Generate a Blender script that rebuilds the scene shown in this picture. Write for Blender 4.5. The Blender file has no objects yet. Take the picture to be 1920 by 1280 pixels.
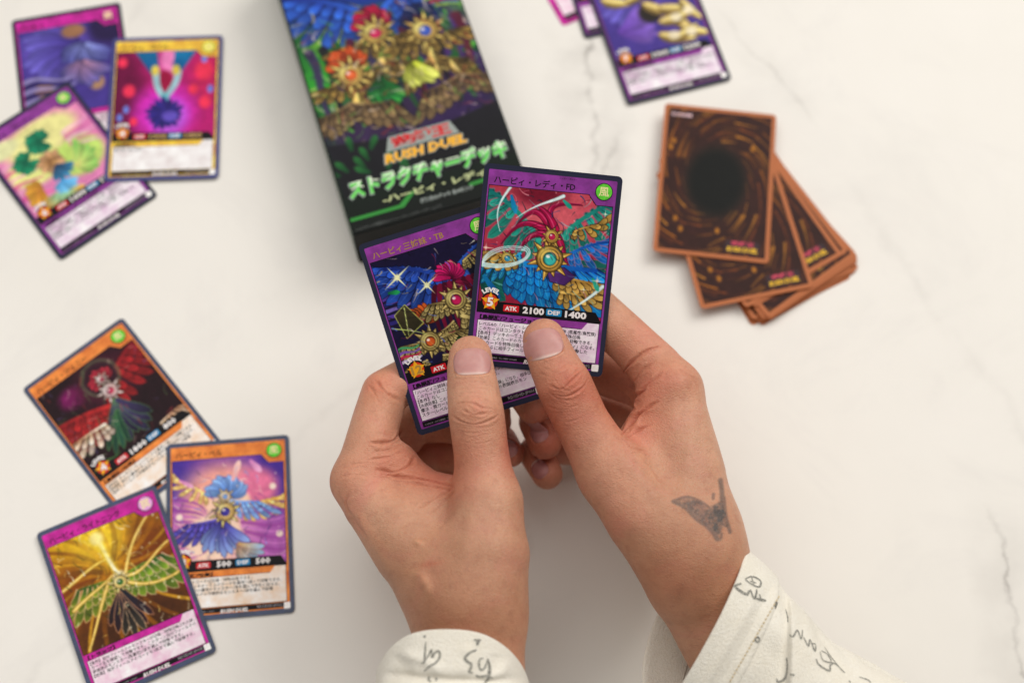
import bpy, bmesh, math, random
import numpy as np
from mathutils import Matrix, Vector
from mathutils.bvhtree import BVHTree

random.seed(7)
rng = np.random.default_rng(11)
scene = bpy.context.scene
COL = scene.collection
MM = 0.001

# ---------------------------------------------------------------- camera
CAM_O = np.array([0.0, 0.0, 639.78])                       # millimetres
CAM_R = np.array([0.99887263, 0.04455744, 0.01637369])
CAM_U = np.array([-0.04747065, 0.93757306, 0.34453344])
CAM_D = np.array([0.0, 0.34492229, -0.93863124])
F_PX = 2558.46
cam_data = bpy.data.cameras.new('camera')
cam = bpy.data.objects.new('camera', cam_data)
COL.objects.link(cam)
m = Matrix.Identity(4)
for i in range(3):
    m[i][0], m[i][1], m[i][2], m[i][3] = CAM_R[i], CAM_U[i], -CAM_D[i], CAM_O[i] * MM
cam.matrix_world = m
cam_data.sensor_width = 36.0
cam_data.lens = F_PX / 1920 * 36.0
cam_data.clip_start = 0.01
cam_data.clip_end = 50
cam_data.dof.use_dof = True
cam_data.dof.focus_distance = 0.574
cam_data.dof.aperture_fstop = 4.2
scene.camera = cam

# ---------------------------------------------------------------- light of the room
world = bpy.data.worlds.new('World')
scene.world = world
world.use_nodes = True
bg = world.node_tree.nodes['Background']
bg.inputs['Color'].default_value = (1.0, 0.965, 0.92, 1)
bg.inputs['Strength'].default_value = 0.27


def area_light(name, loc, target, sx, sy, power, color):
    ld = bpy.data.lights.new(name, 'AREA')
    ld.shape = 'RECTANGLE'
    ld.size, ld.size_y = sx, sy
    ld.energy = power
    ld.color = color
    o = bpy.data.objects.new(name, ld)
    COL.objects.link(o)
    o.location = loc
    o.rotation_euler = (Vector(target) - Vector(loc)).to_track_quat('-Z', 'Y').to_euler()
    return o


area_light('window_light', (2.0, 2.35, 2.7), (0.0, 0.25, 0.0), 2.4, 2.2, 96, (1.0, 0.97, 0.93))
area_light('overhead_fill', (-0.7, 1.1, 2.8), (-0.1, 0.3, 0.0), 3.2, 2.4, 48, (1.0, 0.975, 0.945))  # unseen soft fill added overhead, standing in for bounced room light

scene.view_settings.view_transform = 'Standard'
scene.view_settings.look = 'None'
scene.view_settings.exposure = 0.0
scene.view_settings.gamma = 1.0
scene.view_settings.use_curve_mapping = False
scene.render.engine = 'CYCLES'
scene.cycles.use_denoising = True
scene.cycles.max_bounces = 8


# ---------------------------------------------------------------- helpers
def lin(c):
    c = np.asarray(c, float) / 255.0
    return np.where(c <= 0.04045, c / 12.92, ((c + 0.055) / 1.055) ** 2.4)


def L4(c):
    return (*[float(v) for v in lin(c)], 1.0)


def P(px, py, dep):
    """point (mm) seen at photo pixel px,py at a given distance along the optical axis"""
    return CAM_O + dep * (CAM_D + (px - 960) / F_PX * CAM_R - (py - 640) / F_PX * CAM_U)


def to_px(V):
    q = V - CAM_O
    z = q @ CAM_D
    return 960 + F_PX * (q @ CAM_R) / z, 640 - F_PX * (q @ CAM_U) / z, z


def mk_mesh(name, verts, faces, smooth=False):
    me = bpy.data.meshes.new(name)
    if isinstance(faces, np.ndarray) and len(faces):
        n, k = faces.shape
        me.vertices.add(len(verts))
        me.vertices.foreach_set('co', np.asarray(verts, np.float32).ravel())
        me.loops.add(n * k)
        me.loops.foreach_set('vertex_index', faces.astype(np.int32).ravel())
        me.polygons.add(n)
        me.polygons.foreach_set('loop_start', np.arange(0, n * k, k, dtype=np.int32))
        me.update(calc_edges=True)
    else:
        me.from_pydata([tuple(map(float, v)) for v in verts], [], [list(map(int, f)) for f in faces])
    if smooth:
        me.polygons.foreach_set('use_smooth', np.ones(len(me.polygons), bool))
    me.update()
    return me


def obj(name, data, mat=None, parent=None):
    o = bpy.data.objects.new(name, data)
    COL.objects.link(o)
    if parent is not None:
        o.parent = parent
    if mat is not None and data is not None and not data.materials:
        data.materials.append(mat)
    return o


def tag(o, label=None, cat=None, group=None, kind=None):
    if label: o['label'] = label
    if cat: o['category'] = cat
    if group: o['group'] = group
    if kind: o['kind'] = kind
    return o


def set_colors(me, rgb, name='Col'):
    at = me.attributes.new(name, 'FLOAT_COLOR', 'POINT')
    a = np.ones((len(rgb), 4), np.float32)
    a[:, :3] = rgb
    at.data.foreach_set('color', a.ravel())


# ---------------------------------------------------------------- materials
class NT:
    def __init__(s, name):
        s.m = bpy.data.materials.new(name)
        s.m.use_nodes = True
        s.t = s.m.node_tree
        s.b = s.t.nodes['Principled BSDF']

    def n(s, typ, **kw):
        nd = s.t.nodes.new(typ)
        for k, v in kw.items():
            if k.startswith('i_'):
                nd.inputs[k[2:].replace('_', ' ')].default_value = v
            else:
                setattr(nd, k, v)
        return nd

    def l(s, a, b):
        s.t.links.new(a, b)

    def ramp(s, src, stops, interp='LINEAR'):
        r = s.n('ShaderNodeValToRGB')
        r.color_ramp.interpolation = interp
        el = r.color_ramp.elements
        while len(el) < len(stops):
            el.new(0.5)
        for e, (p, c) in zip(el, stops):
            e.position = p
            e.color = c
        s.l(src, r.inputs[0])
        return r.outputs[0]

    def mix(s, fac, a, b, mode='MIX'):
        mx = s.n('ShaderNodeMix', data_type='RGBA', blend_type=mode)
        for sock, v in ((mx.inputs[0], fac), (mx.inputs[6], a), (mx.inputs[7], b)):
            if hasattr(v, 'is_linked'):
                s.l(v, sock)
            else:
                sock.default_value = v
        return mx.outputs[2]

    def math(s, op, a, b=None, clamp=False):
        md = s.n('ShaderNodeMath', operation=op, use_clamp=clamp)
        for sock, v in ((md.inputs[0], a), (md.inputs[1], b)):
            if v is None: continue
            if hasattr(v, 'is_linked'):
                s.l(v, sock)
            else:
                sock.default_value = v
        return md.outputs[0]


def mat_plain(name, c, rough=0.45, spec=0.18, var=0.0, vscale=400):
    t = NT(name)
    t.b.inputs['Roughness'].default_value = rough
    t.b.inputs['Specular IOR Level'].default_value = spec
    if var:
        tc = t.n('ShaderNodeTexCoord')
        nz = t.n('ShaderNodeTexNoise', i_Scale=vscale, i_Detail=4.0, i_Roughness=0.6)
        t.l(tc.outputs['Object'], nz.inputs['Vector'])
        base = np.array(L4(c))
        a = tuple(np.clip(base * [1 - var] * 4, 0, 1)[:3]) + (1,)
        b = tuple(np.clip(base * (1 + var) + 0.02 * var, 0, 1)[:3]) + (1,)
        t.l(t.ramp(nz.outputs['Fac'], [(0.3, a), (0.7, b)]), t.b.inputs['Base Color'])
    else:
        t.b.inputs['Base Color'].default_value = L4(c)
    return t.m


def mat_print(name, rough=0.38, spec=0.4):
    t = NT(name)
    at = t.n('ShaderNodeAttribute', attribute_name='Col')
    t.l(at.outputs['Color'], t.b.inputs['Base Color'])
    t.b.inputs['Roughness'].default_value = rough
    t.b.inputs['Specular IOR Level'].default_value = spec
    return t.m


PRINT = mat_print('printed_ink', 0.45, 0.12)
PRINT_BOX = mat_print('printed_carton', 0.45, 0.13)
M_BORDER = mat_plain('card_border', (26, 28, 44), 0.45, 0.13, 0.45, 180)
M_BORDER_BLUE = mat_plain('card_border_blue', (17, 29, 54), 0.35, 0.45, 0.13, 180)
M_EDGE_BROWN = mat_plain('card_back_border', (182, 108, 66), 0.45, 0.15, 0.0, 60)
M_PURPLE = mat_plain('card_purple', (100, 38, 106), 0.45, 0.13, 0.3, 140)
M_MAGENTA = mat_plain('card_magenta', (136, 22, 104), 0.45, 0.13, 0.2, 140)
M_ORANGE = mat_plain('card_orange', (186, 92, 40), 0.45, 0.13, 0.2, 140)
M_GOLD = mat_plain('card_gold', (196, 132, 36), 0.38, 0.25, 0.2, 140)
M_LILAC = mat_plain('text_panel_lilac', (212, 178, 206), 0.5, 0.15, 0.12, 120)
M_CREAM = mat_plain('text_panel_cream', (232, 200, 168), 0.5, 0.15, 0.08, 120)
M_PALE = mat_plain('text_panel_pale', (216, 206, 206), 0.5, 0.15, 0.06, 120)
M_PINKP = mat_plain('text_panel_pink', (226, 176, 204), 0.5, 0.15, 0.08, 120)
M_BLACK = mat_plain('ink_black', (16, 12, 16), 0.5, 0.15)
M_WHITE = mat_plain('ink_white', (240, 234, 232), 0.5, 0.15)
M_RED = mat_plain('ink_red', (204, 26, 36), 0.4)
M_BLUE = mat_plain('ink_blue', (22, 132, 186), 0.4)
M_YELLOW = mat_plain('ink_yellow', (240, 172, 28), 0.4)
M_STARRED = mat_plain('ink_star_red', (206, 52, 22), 0.4)
M_GREENB = mat_plain('badge_green', (72, 152, 40), 0.45, 0.13, 0.35, 500)
M_PALEGOLD = mat_plain('ink_pale_gold', (246, 232, 170), 0.4)
M_FOIL = mat_plain('gold_foil_ink', (176, 134, 52), 0.25, 0.7)
M_HOLO = mat_plain('hologram_silver', (232, 226, 222), 0.3, 0.6, 0.06, 600)
M_GREYTXT = mat_plain('ink_grey', (176, 170, 176), 0.45)
M_CARDCORE = mat_plain('card_paper_edge', (150, 146, 150), 0.6, 0.2)


# ---------------------------------------------------------------- lettering
def text_mesh(body, width=None, height=None, bold=0.0, res=1, align='LEFT', shear=0.0, arc=None, spacing=1.0):
    """flat lettering as verts (mm, baseline at 0) and faces; scaled to a width or a cap height"""
    cu = bpy.data.curves.new('lettering', 'FONT')
    cu.body = body
    cu.resolution_u = res
    cu.offset = bold
    cu.shear = shear
    cu.space_character = spacing
    to = bpy.data.objects.new('lettering', cu)
    COL.objects.link(to)
    dg = bpy.context.evaluated_depsgraph_get()
    me = to.evaluated_get(dg).to_mesh()
    v = np.array([x.co[:2] for x in me.vertices])
    f = [list(p.vertices) for p in me.polygons]
    to.evaluated_get(dg).to_mesh_clear()
    bpy.data.objects.remove(to)
    bpy.data.curves.remove(cu)
    if not len(v):
        return np.zeros((0, 2)), []
    v[:, 0] -= v[:, 0].min()
    sx = sy = 1.0
    if height is not None:
        sx = sy = height / 0.73
    if width is not None:
        sx = width / v[:, 0].max()
        if height is None: sy = sx
    v = v * [sx, sy]
    if align == 'CENTER':
        v[:, 0] -= v[:, 0].max() / 2
    if arc:
        th = -v[:, 0] / arc
        r = arc + v[:, 1]
        v = np.stack([-r * np.sin(th), r * np.cos(th)], 1)
    return v, f


def sheet2d(name, v2, faces, z, mat, parent, xf=None):
    v = np.zeros((len(v2), 3))
    v[:, :2] = v2
    v[:, 2] = z
    return obj(name, mk_mesh(name, v * MM, faces), mat, parent)


def join2d(items):
    V, F, n = [], [], 0
    for v, f in items:
        V.append(v)
        F += [[i + n for i in q] for q in f]
        n += len(v)
    return np.concatenate(V), F


def rrect(w, h, r, cx=0, cy=0, n=5):
    pts = []
    for sx, sy, a0 in ((1, 1, 0), (-1, 1, 90), (-1, -1, 180), (1, -1, 270)):
        for k in range(n + 1):
            a = math.radians(a0 + 90 * k / n)
            pts.append((cx + sx * (w / 2 - r) + r * math.cos(a), cy + sy * (h / 2 - r) + r * math.sin(a)))
    return np.array(pts)


def poly_star(n, ro, ri, cx=0, cy=0, rot=90):
    return np.array([(cx + (ro if k % 2 == 0 else ri) * math.cos(math.radians(rot + 180 * k / n)),
                      cy + (ro if k % 2 == 0 else ri) * math.sin(math.radians(rot + 180 * k / n))) for k in range(2 * n)])


def disc(r, cx=0, cy=0, n=28):
    return np.array([(cx + r * math.cos(2 * math.pi * k / n), cy + r * math.sin(2 * math.pi * k / n)) for k in range(n)])


def slab(name, outline, z0, z1, mats, parent):
    """closed slab with a flat top; mats = (top, side/bottom)"""
    n = len(outline)
    v = [(x, y, z1) for x, y in outline] + [(x, y, z0) for x, y in outline]
    f = [list(range(n)), list(range(2 * n - 1, n - 1, -1))]
    f += [[i, i + n, (i + 1) % n + n, (i + 1) % n] for i in range(n)]
    me = mk_mesh(name, np.array(v) * MM, f)
    for mt in mats: me.materials.append(mt)
    for i, p in enumerate(me.polygons):
        p.material_index = 0 if i == 0 else min(1, len(mats) - 1)
    return obj(name, me, None, parent)


# ---------------------------------------------------------------- painter for the printed pictures
def vnoise(x, y, seed=0):
    r = np.random.default_rng(seed).random((64, 64))
    xi, yi = np.floor(x).astype(int), np.floor(y).astype(int)
    fx, fy = x - xi, y - yi
    fx, fy = fx * fx * (3 - 2 * fx), fy * fy * (3 - 2 * fy)
    g = lambda a, b: r[a % 64, b % 64]
    return (g(xi, yi) * (1 - fx) + g(xi + 1, yi) * fx) * (1 - fy) + (g(xi, yi + 1) * (1 - fx) + g(xi + 1, yi + 1) * fx) * fy


def bez(p, n=18):
    p = np.array(p, float)
    t = np.linspace(0, 1, n)[:, None]
    if len(p) == 2: return p[0] * (1 - t) + p[1] * t
    if len(p) == 3: return p[0] * (1 - t) ** 2 + 2 * p[1] * t * (1 - t) + p[2] * t ** 2
    return p[0] * (1 - t) ** 3 + 3 * p[1] * t * (1 - t) ** 2 + 3 * p[2] * t ** 2 * (1 - t) + p[3] * t ** 3


class Art:
    """u runs 0..1 left to right, v runs 0..asp top to bottom"""

    def __init__(s, w, h, cell, bgc):
        s.w, s.h = w, h
        s.nx, s.ny = int(w / cell) + 1, int(h / cell) + 1
        s.asp = h / w
        s.X, s.Y = np.meshgrid(np.linspace(0, 1, s.nx), np.linspace(0, s.asp, s.ny))
        s.C = np.ones((s.ny, s.nx, 3)) * np.array(bgc, float)
        s.px = 1.0 / (s.nx - 1)

    def win(s, x0, y0, x1, y1):
        i0, i1 = max(0, int(x0 / s.px) - 1), min(s.nx, int(x1 / s.px) + 3)
        j0, j1 = max(0, int(y0 / s.px) - 1), min(s.ny, int(y1 / s.px) + 3)
        if i1 <= i0 or j1 <= j0: return None
        return slice(j0, j1), slice(i0, i1)

    def put(s, sl, a, c):
        c = np.asarray(c, float)
        a = a[..., None]
        s.C[sl] = s.C[sl] * (1 - a) + c * a

    def blob(s, x, y, rx, ry, c, soft=1.0, al=1.0):
        sl = s.win(x - 2 * rx, y - 2 * ry, x + 2 * rx, y + 2 * ry)
        if sl is None: return
        d = np.sqrt(((s.X[sl] - x) / rx) ** 2 + ((s.Y[sl] - y) / ry) ** 2)
        a = np.clip((1 + soft * 0.5 - d) / max(soft, s.px / min(rx, ry)), 0, 1)
        s.put(sl, a * a * (3 - 2 * a) * al, c)

    def poly(s, pts, c, c2=None, d2=(0, 1), line=None, lw=0.006):
        pts = np.array(pts, float)
        if line is not None:
            pass
        lo, hi = pts.min(0) - lw * 2, pts.max(0) + lw * 2
        sl = s.win(*lo, *hi)
        if sl is None: return
        X, Y = s.X[sl], s.Y[sl]
        ins = np.zeros(X.shape, bool)
        dm = np.full(X.shape, 9.0)
        for a, b in zip(pts, np.roll(pts, -1, 0)):
            cr = ((a[1] > Y) != (b[1] > Y)) & (X < (b[0] - a[0]) * (Y - a[1]) / (b[1] - a[1] + 1e-12) + a[0])
            ins ^= cr
            ab = b - a
            t = np.clip(((X - a[0]) * ab[0] + (Y - a[1]) * ab[1]) / (ab @ ab + 1e-12), 0, 1)
            dm = np.minimum(dm, np.hypot(X - a[0] - t * ab[0], Y - a[1] - t * ab[1]))
        sd = np.where(ins, -dm, dm)
        if line is not None:
            s.put(sl, np.clip(0.5 - (sd - lw) / s.px, 0, 1), line)
        al = np.clip(0.5 - sd / s.px, 0, 1)
        if c2 is None:
            s.put(sl, al, c)
        else:
            pr = X * d2[0] + Y * d2[1]
            q = pts @ np.array(d2, float)
            t = np.clip((pr - q.min()) / (q.max() - q.min() + 1e-9), 0, 1)[..., None]
            s.put(sl, al, np.array(c, float) * (1 - t) + np.array(c2, float) * t)

    def stroke(s, ctrl, w0, w1, c, c2=None, soft=0.0, al=1.0, n=16):
        p = bez(ctrl, n)
        W = np.linspace(w0, w1, n)
        wm = max(w0, w1) * (1 + soft) + 0.01
        sl = s.win(*(p.min(0) - wm), *(p.max(0) + wm))
        if sl is None: return
        X, Y = s.X[sl], s.Y[sl]
        best = np.full(X.shape, 9.0)
        tt = np.zeros(X.shape)
        for k in range(n - 1):
            a, b = p[k], p[k + 1]
            ab = b - a
            t = np.clip(((X - a[0]) * ab[0] + (Y - a[1]) * ab[1]) / (ab @ ab + 1e-12), 0, 1)
            d = np.hypot(X - a[0] - t * ab[0], Y - a[1] - t * ab[1]) - (W[k] * (1 - t) + W[k + 1] * t)
            q = d < best
            best = np.where(q, d, best)
            tt = np.where(q, (k + t) / (n - 1), tt)
        a = np.clip(0.5 - best / max(s.px, soft * max(w0, w1)), 0, 1) * al
        if c2 is None:
            s.put(sl, a, c)
        else:
            s.put(sl, a, np.array(c, float) * (1 - tt[..., None]) + np.array(c2, float) * tt[..., None])

    def leaf(s, x0, y0, ang, ln, wd, c, c2, line=None, bend=0.0, rib=None, tip=0.62):
        a = math.radians(ang)
        d = np.array([math.cos(a), -math.sin(a)])
        nn = np.array([-d[1], d[0]])
        p0 = np.array([x0, y0])
        p1 = p0 + d * ln * 0.5 + nn * bend * ln
        p2 = p0 + d * ln
        sp = bez([p0, p1, p2], 12)
        tg = np.gradient(sp, axis=0)
        tg /= np.linalg.norm(tg, axis=1)[:, None] + 1e-9
        no = np.stack([-tg[:, 1], tg[:, 0]], 1)
        t = np.linspace(0, 1, 12)
        w = wd * np.where(t < tip, 0.45 + 0.55 * (t / tip), np.sqrt(np.clip(1 - (np.maximum(t - tip, 0) / (1 - tip)) ** 1.6, 0, 1)))
        pts = np.concatenate([sp + no * w[:, None], (sp - no * w[:, None])[::-1]])
        s.poly(pts, c, c2, tuple(d), line, 0.005)
        if rib is not None:
            s.stroke([p0, p1, p0 + (p2 - p0) * 0.9], 0.003, 0.001, rib, n=8)

    def fan(s, x, y, a0, a1, n, l0, l1, wd, c, c2, line=None, bend=0.12, rib=None, rnd=None):
        for k in range(n):
            t = k / max(1, n - 1)
            cc, dd = np.array(c, float), np.array(c2, float)
            j = 0.85 + 0.3 * ((k * 37) % 11) / 11
            s.leaf(x, y, a0 + (a1 - a0) * t, (l0 + (l1 - l0) * t) * (0.92 + 0.14 * ((k * 5) % 3) / 2), wd, cc * j, dd * j, line, bend, rib)

    def star(s, x, y, r, c=(255, 252, 225), rot=0):
        for k, q in ((0, 1), (90, 0.8), (45, 0.28), (135, 0.28)):
            a = math.radians(k + rot)
            d = np.array([math.cos(a), math.sin(a)]) * r * q
            o = np.array([x, y])
            nn = np.array([-d[1], d[0]]) / (np.linalg.norm(d) + 1e-9) * r * 0.07
            s.poly([o + d, o + nn, o - d, o - nn], c)
        s.blob(x, y, r * 0.13, r * 0.13, c, 0.8)

    def shard(s, x, y, ang, ln, wd, c, line=(60, 44, 18)):
        """faceted metal plate: light half, dark half"""
        a = math.radians(ang)
        d = np.array([math.cos(a), -math.sin(a)])
        nn = np.array([-d[1], d[0]])
        o = np.array([x, y])
        tip, mid = o + d * ln, o + d * ln * 0.38
        c = np.array(c, float)
        s.poly([o, mid + nn * wd, tip, mid - nn * wd], c, None, (0, 1), line, 0.007)
        s.poly([o, mid + nn * wd * 0.95, tip], np.clip(c * 1.35 + 18, 0, 255))
        s.poly([o, mid - nn * wd * 0.9, tip], c * 0.62)
        s.stroke([o + d * ln * 0.1, mid, o + d * ln * 0.8], wd * 0.12, 0.001, np.clip(c * 1.7 + 30, 0, 255), n=6)

    def scale(s, x, y, ang, ln, wd, c, line=(44, 28, 12), bend=.14):
        """curved gilded plume: dark rim, two-tone body ending in a point, bright spine"""
        c = np.array(c, float)
        a = math.radians(ang)
        d = np.array([math.cos(a), -math.sin(a)]); nn = np.array([-d[1], d[0]])
        o = np.array([x, y])
        ln = ln * 1.2
        sp = bez([o, o + d * ln * .5 + nn * bend * ln, o + d * ln], 12)
        t = np.linspace(0, 1, 12)
        w = (wd * np.sin(np.pi * np.clip(t, 0, 1) ** .62) ** .8 + .001)[:, None]
        s.poly(np.concatenate([sp + nn * w, (sp - nn * w)[::-1]]), c * .7, c * 1.1, tuple(d), line, .0055)
        s.poly(np.concatenate([sp, (sp - nn * w * .95)[::-1]]), c * 1.05, np.clip(c * 1.3 + 20, 0, 255), tuple(d))
        s.poly(np.concatenate([sp + nn * w * .5, (sp + nn * w * .95)[::-1]]), c * .42, c * .6, tuple(d))
        s.stroke([sp[1] - nn * w[1] * .4, sp[6] - nn * w[6] * .55, sp[10] - nn * w[10] * .3], .0045, .0015, np.clip(c * 1.5 + 60, 0, 255), n=6)

    def wing(s, x, y, side, L, up, tipang, c, c2, line, rib=None, n=10, rows=(1.0, .62, .36), wd=.06):
        """bird wing: rows of feathers hanging from a curved arm"""
        arm = bez([(x, y), (x + side * .35 * L, y - up * .95 * L), (x + side * .85 * L, y - up * L)], 24)
        c, c2 = np.array(c, float), np.array(c2, float)
        for r, sc in enumerate(rows):
            for k in range(n - 1, -1, -1):
                t = .06 + .94 * k / (n - 1)
                p = arm[int(t * 23)]
                a = -100 + (100 + tipang) * t ** 1.2
                if side < 0: a = 180 - a
                j = (.82 + .3 * ((k * 7 + r * 3) % 5) / 5) * (1 + .12 * r)
                s.leaf(p[0], p[1], a, L * (.34 + .5 * t) * sc, L * wd * (1.1 - .15 * r), c * j, np.clip(c2 * j, 0, 255), line, .10 * side, rib, .7)
        s.stroke([tuple(arm[0]), tuple(arm[8]), tuple(arm[16]), tuple(arm[-1])], L * .035, L * .02, np.clip(c2 * 1.15, 0, 255), np.clip(c * 1.2, 0, 255))

    def medal(s, x, y, r, gold, gem, points=10):
        """round gilt amulet with a stone"""
        g = np.array(gold, float)
        for k in range(points):
            a = 2 * math.pi * k / points + .2
            d = np.array([math.cos(a), math.sin(a)]); nn = np.array([-d[1], d[0]])
            o = np.array([x, y])
            q = 1.75 if k % 2 else 1.4
            s.poly([o + d * r * .8 + nn * r * .26, o + d * r * q, o + d * r * .8 - nn * r * .26], g * .6, g * 1.2, tuple(d), (44, 28, 12), .005)
            s.poly([o + d * r * .8 + nn * r * .22, o + d * r * (q - .08), o + d * r * .8], np.clip(g * 1.35 + 15, 0, 255))
        s.blob(x, y, r * 1.06, r * 1.06, (40, 26, 14), .06)
        for q, m in ((1.0, .62), (.9, 1.0), (.78, .5), (.70, 1.15), (.56, .36)):
            s.blob(x, y, r * q, r * q, g * m, .06)
        s.blob(x - r * .3, y - r * .34, r * .55, r * .5, np.clip(g * 1.45 + 30, 0, 255), 1.0, .5)
        s.blob(x, y, r * .52, r * .52, np.array(gem, float) * .45, .1)
        s.blob(x + r * .04, y + r * .06, r * .42, r * .42, gem, .5)
        s.blob(x - r * .15, y - r * .18, r * .16, r * .13, (255, 244, 236), .8, .9)

    def filigree(s, n, cols, seed, box=(0, 0, 1, 1), ln=.07, w=.0035):
        """many short curved pen strokes, the busy linework of a printed picture"""
        g = np.random.default_rng(seed)
        for k in range(n):
            x, y = g.uniform(box[0], box[2]), g.uniform(box[1], box[3]) * s.asp
            a = 5 * vnoise(np.array([x * 3.0 + 5]), np.array([y * 3.0 + 9]), seed)[0] * 1.3 + g.normal(0, .35)
            d = np.array([math.cos(a), math.sin(a)]) * ln * g.uniform(.5, 1.5)
            q = np.array([-d[1], d[0]]) * g.uniform(-.4, .4)
            o = np.array([x, y])
            s.stroke([o, o + d * .5 + q, o + d], w * g.uniform(.5, 1.6), .0008, cols[int(g.integers(len(cols)))], al=g.uniform(.45, .95), n=6)

    def speck(s, n, c, r0, r1, seed=1, box=(0, 0, 1, 1)):
        g = np.random.default_rng(seed)
        for _ in range(n):
            r = g.uniform(r0, r1)
            s.blob(g.uniform(box[0], box[2]), g.uniform(box[1], box[3]) * s.asp, r, r, c, 0.8, g.uniform(0.5, 1))

    def mottle(s, sc, amt, seed=3):
        nse = vnoise(s.X * sc, s.Y * sc, seed) * 0.6 + vnoise(s.X * sc * 2.3, s.Y * sc * 2.3, seed + 1) * 0.4
        s.C *= (1 + amt * (nse - 0.5) * 2)[..., None]

    def build(s, name, x0, ytop, z, mat, parent, clip=None, lift=None):
        """grid sheet; clip(xmm,ymm)->bool keeps quads; coordinates in mm"""
        xs = x0 + s.X * s.w
        ys = ytop - s.Y * s.w
        v = np.stack([xs, ys, np.full_like(xs, z)], -1).reshape(-1, 3)
        idx = np.arange(s.nx * s.ny).reshape(s.ny, s.nx)
        q = np.stack([idx[:-1, :-1], idx[1:, :-1], idx[1:, 1:], idx[:-1, 1:]], -1).reshape(-1, 4)
        if clip is not None:
            cx = v[q].mean(1)
            q = q[clip(cx[:, 0], cx[:, 1])]
        me = mk_mesh(name, v * MM, q)
        set_colors(me, lin(np.clip(s.C, 0, 255)).reshape(-1, 3))
        return obj(name, me, mat, parent)


# ---------------------------------------------------------------- the table
def build_table():
    t = NT('white_marble')
    tc = t.n('ShaderNodeTexCoord')
    sep = t.n('ShaderNodeSeparateXYZ')
    t.l(tc.outputs['Object'], sep.inputs[0])
    X, Y = sep.outputs['X'], sep.outputs['Y']
    n1 = t.n('ShaderNodeTexNoise', i_Scale=4.0, i_Detail=5.0, i_Roughness=0.6)
    t.l(tc.outputs['Object'], n1.inputs['Vector'])
    base = t.ramp(n1.outputs['Fac'], [(0.3, L4((231, 227, 219))), (0.7, L4((239, 235, 228)))])
    nw = t.n('ShaderNodeTexNoise', i_Scale=26.0, i_Detail=6.0, i_Roughness=0.62)
    t.l(tc.outputs['Object'], nw.inputs['Vector'])
    nm = t.n('ShaderNodeTexNoise', i_Scale=42.0, i_Detail=3.0)
    t.l(tc.outputs['Object'], nm.inputs['Vector'])
    wob = t.math('SUBTRACT', nw.outputs['Fac'], 0.5)
    patch = t.math('MULTIPLY', t.math('SUBTRACT', nm.outputs['Fac'], 0.28), 3.2, True)
    # natural veins: a line through (x0,y0) with slope, active for y in [ya,yb]; width, strength
    veins = [(0.036, 0.375, -0.10, 0.315, 0.43, 0.0034, 1.0), (0.046, 0.33, 0.25, 0.26, 0.36, 0.0018, 0.6),
             (0.238, 0.13, -0.12, 0.05, 0.165, 0.0030, 0.6), (0.131, 0.40, -0.8, 0.36, 0.44, 0.0026, 0.4),
             (-0.13, 0.15, 0.9, 0.03, 0.27, 0.006, 0.12), (0.21, 0.27, -0.6, 0.12, 0.34, 0.008, 0.12),
             (-0.27, 0.30, 0.5, 0.12, 0.5, 0.007, 0.12), (0.4, 0.5, 0.4, 0.2, 0.9, 0.004, 0.4), (-0.5, 0.2, -0.5, -0.3, 0.9, 0.004, 0.4)]
    nc = t.n('ShaderNodeTexNoise', i_Scale=9.0, i_Detail=8.0, i_Roughness=0.7, i_Distortion=1.6)
    t.l(tc.outputs['Object'], nc.inputs['Vector'])
    base = t.mix(t.ramp(nc.outputs['Fac'], [(.50, (0, 0, 0, 1)), (.80, (.4, .4, .4, 1))]), base, L4((214, 210, 206)))
    col = base
    for (x0, y0, sl, ya, yb, wd, st) in veins:
        dx = t.math('SUBTRACT', X, x0)
        dy = t.math('MULTIPLY', t.math('SUBTRACT', Y, y0), sl)
        d = t.math('ABSOLUTE', t.math('ADD', t.math('SUBTRACT', dx, dy), t.math('MULTIPLY', wob, 0.036)))
        core = t.math('SUBTRACT', 1.0, t.math('DIVIDE', d, wd), True)
        halo = t.math('MULTIPLY', t.math('SUBTRACT', 1.0, t.math('DIVIDE', d, wd * 7), True), 0.30)
        s_ = t.math('MAXIMUM', core, halo)
        lo = t.math('MULTIPLY', t.math('SUBTRACT', Y, ya), 40.0, True)
        hi = t.math('MULTIPLY', t.math('SUBTRACT', yb, Y), 40.0, True)
        s_ = t.math('MULTIPLY', t.math('MULTIPLY', s_, t.math('MULTIPLY', lo, hi)), t.math('MULTIPLY', patch, st))
        col = t.mix(s_, col, L4((142, 136, 130)))
    # stray mineral specks
    vo = t.n('ShaderNodeTexVoronoi', i_Scale=13.0)
    t.l(tc.outputs['Object'], vo.inputs['Vector'])
    sp = t.math('SUBTRACT', 1.0, t.math('DIVIDE', vo.outputs['Distance'], 0.024), True)
    col = t.mix(t.math('MULTIPLY', sp, 0.5), col, L4((168, 140, 104)))
    t.l(col, t.b.inputs['Base Color'])
    t.b.inputs['Roughness'].default_value = 0.34
    t.b.inputs['Specular IOR Level'].default_value = 0.26
    w, d = 1500, 1100
    o = slab('table_top', rrect(w, d, 12, 0, 300), -24, 0, (t.m, t.m), None)
    tag(o, 'white marble table top with faint grey veins', 'table', kind='structure')


build_table()


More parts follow.
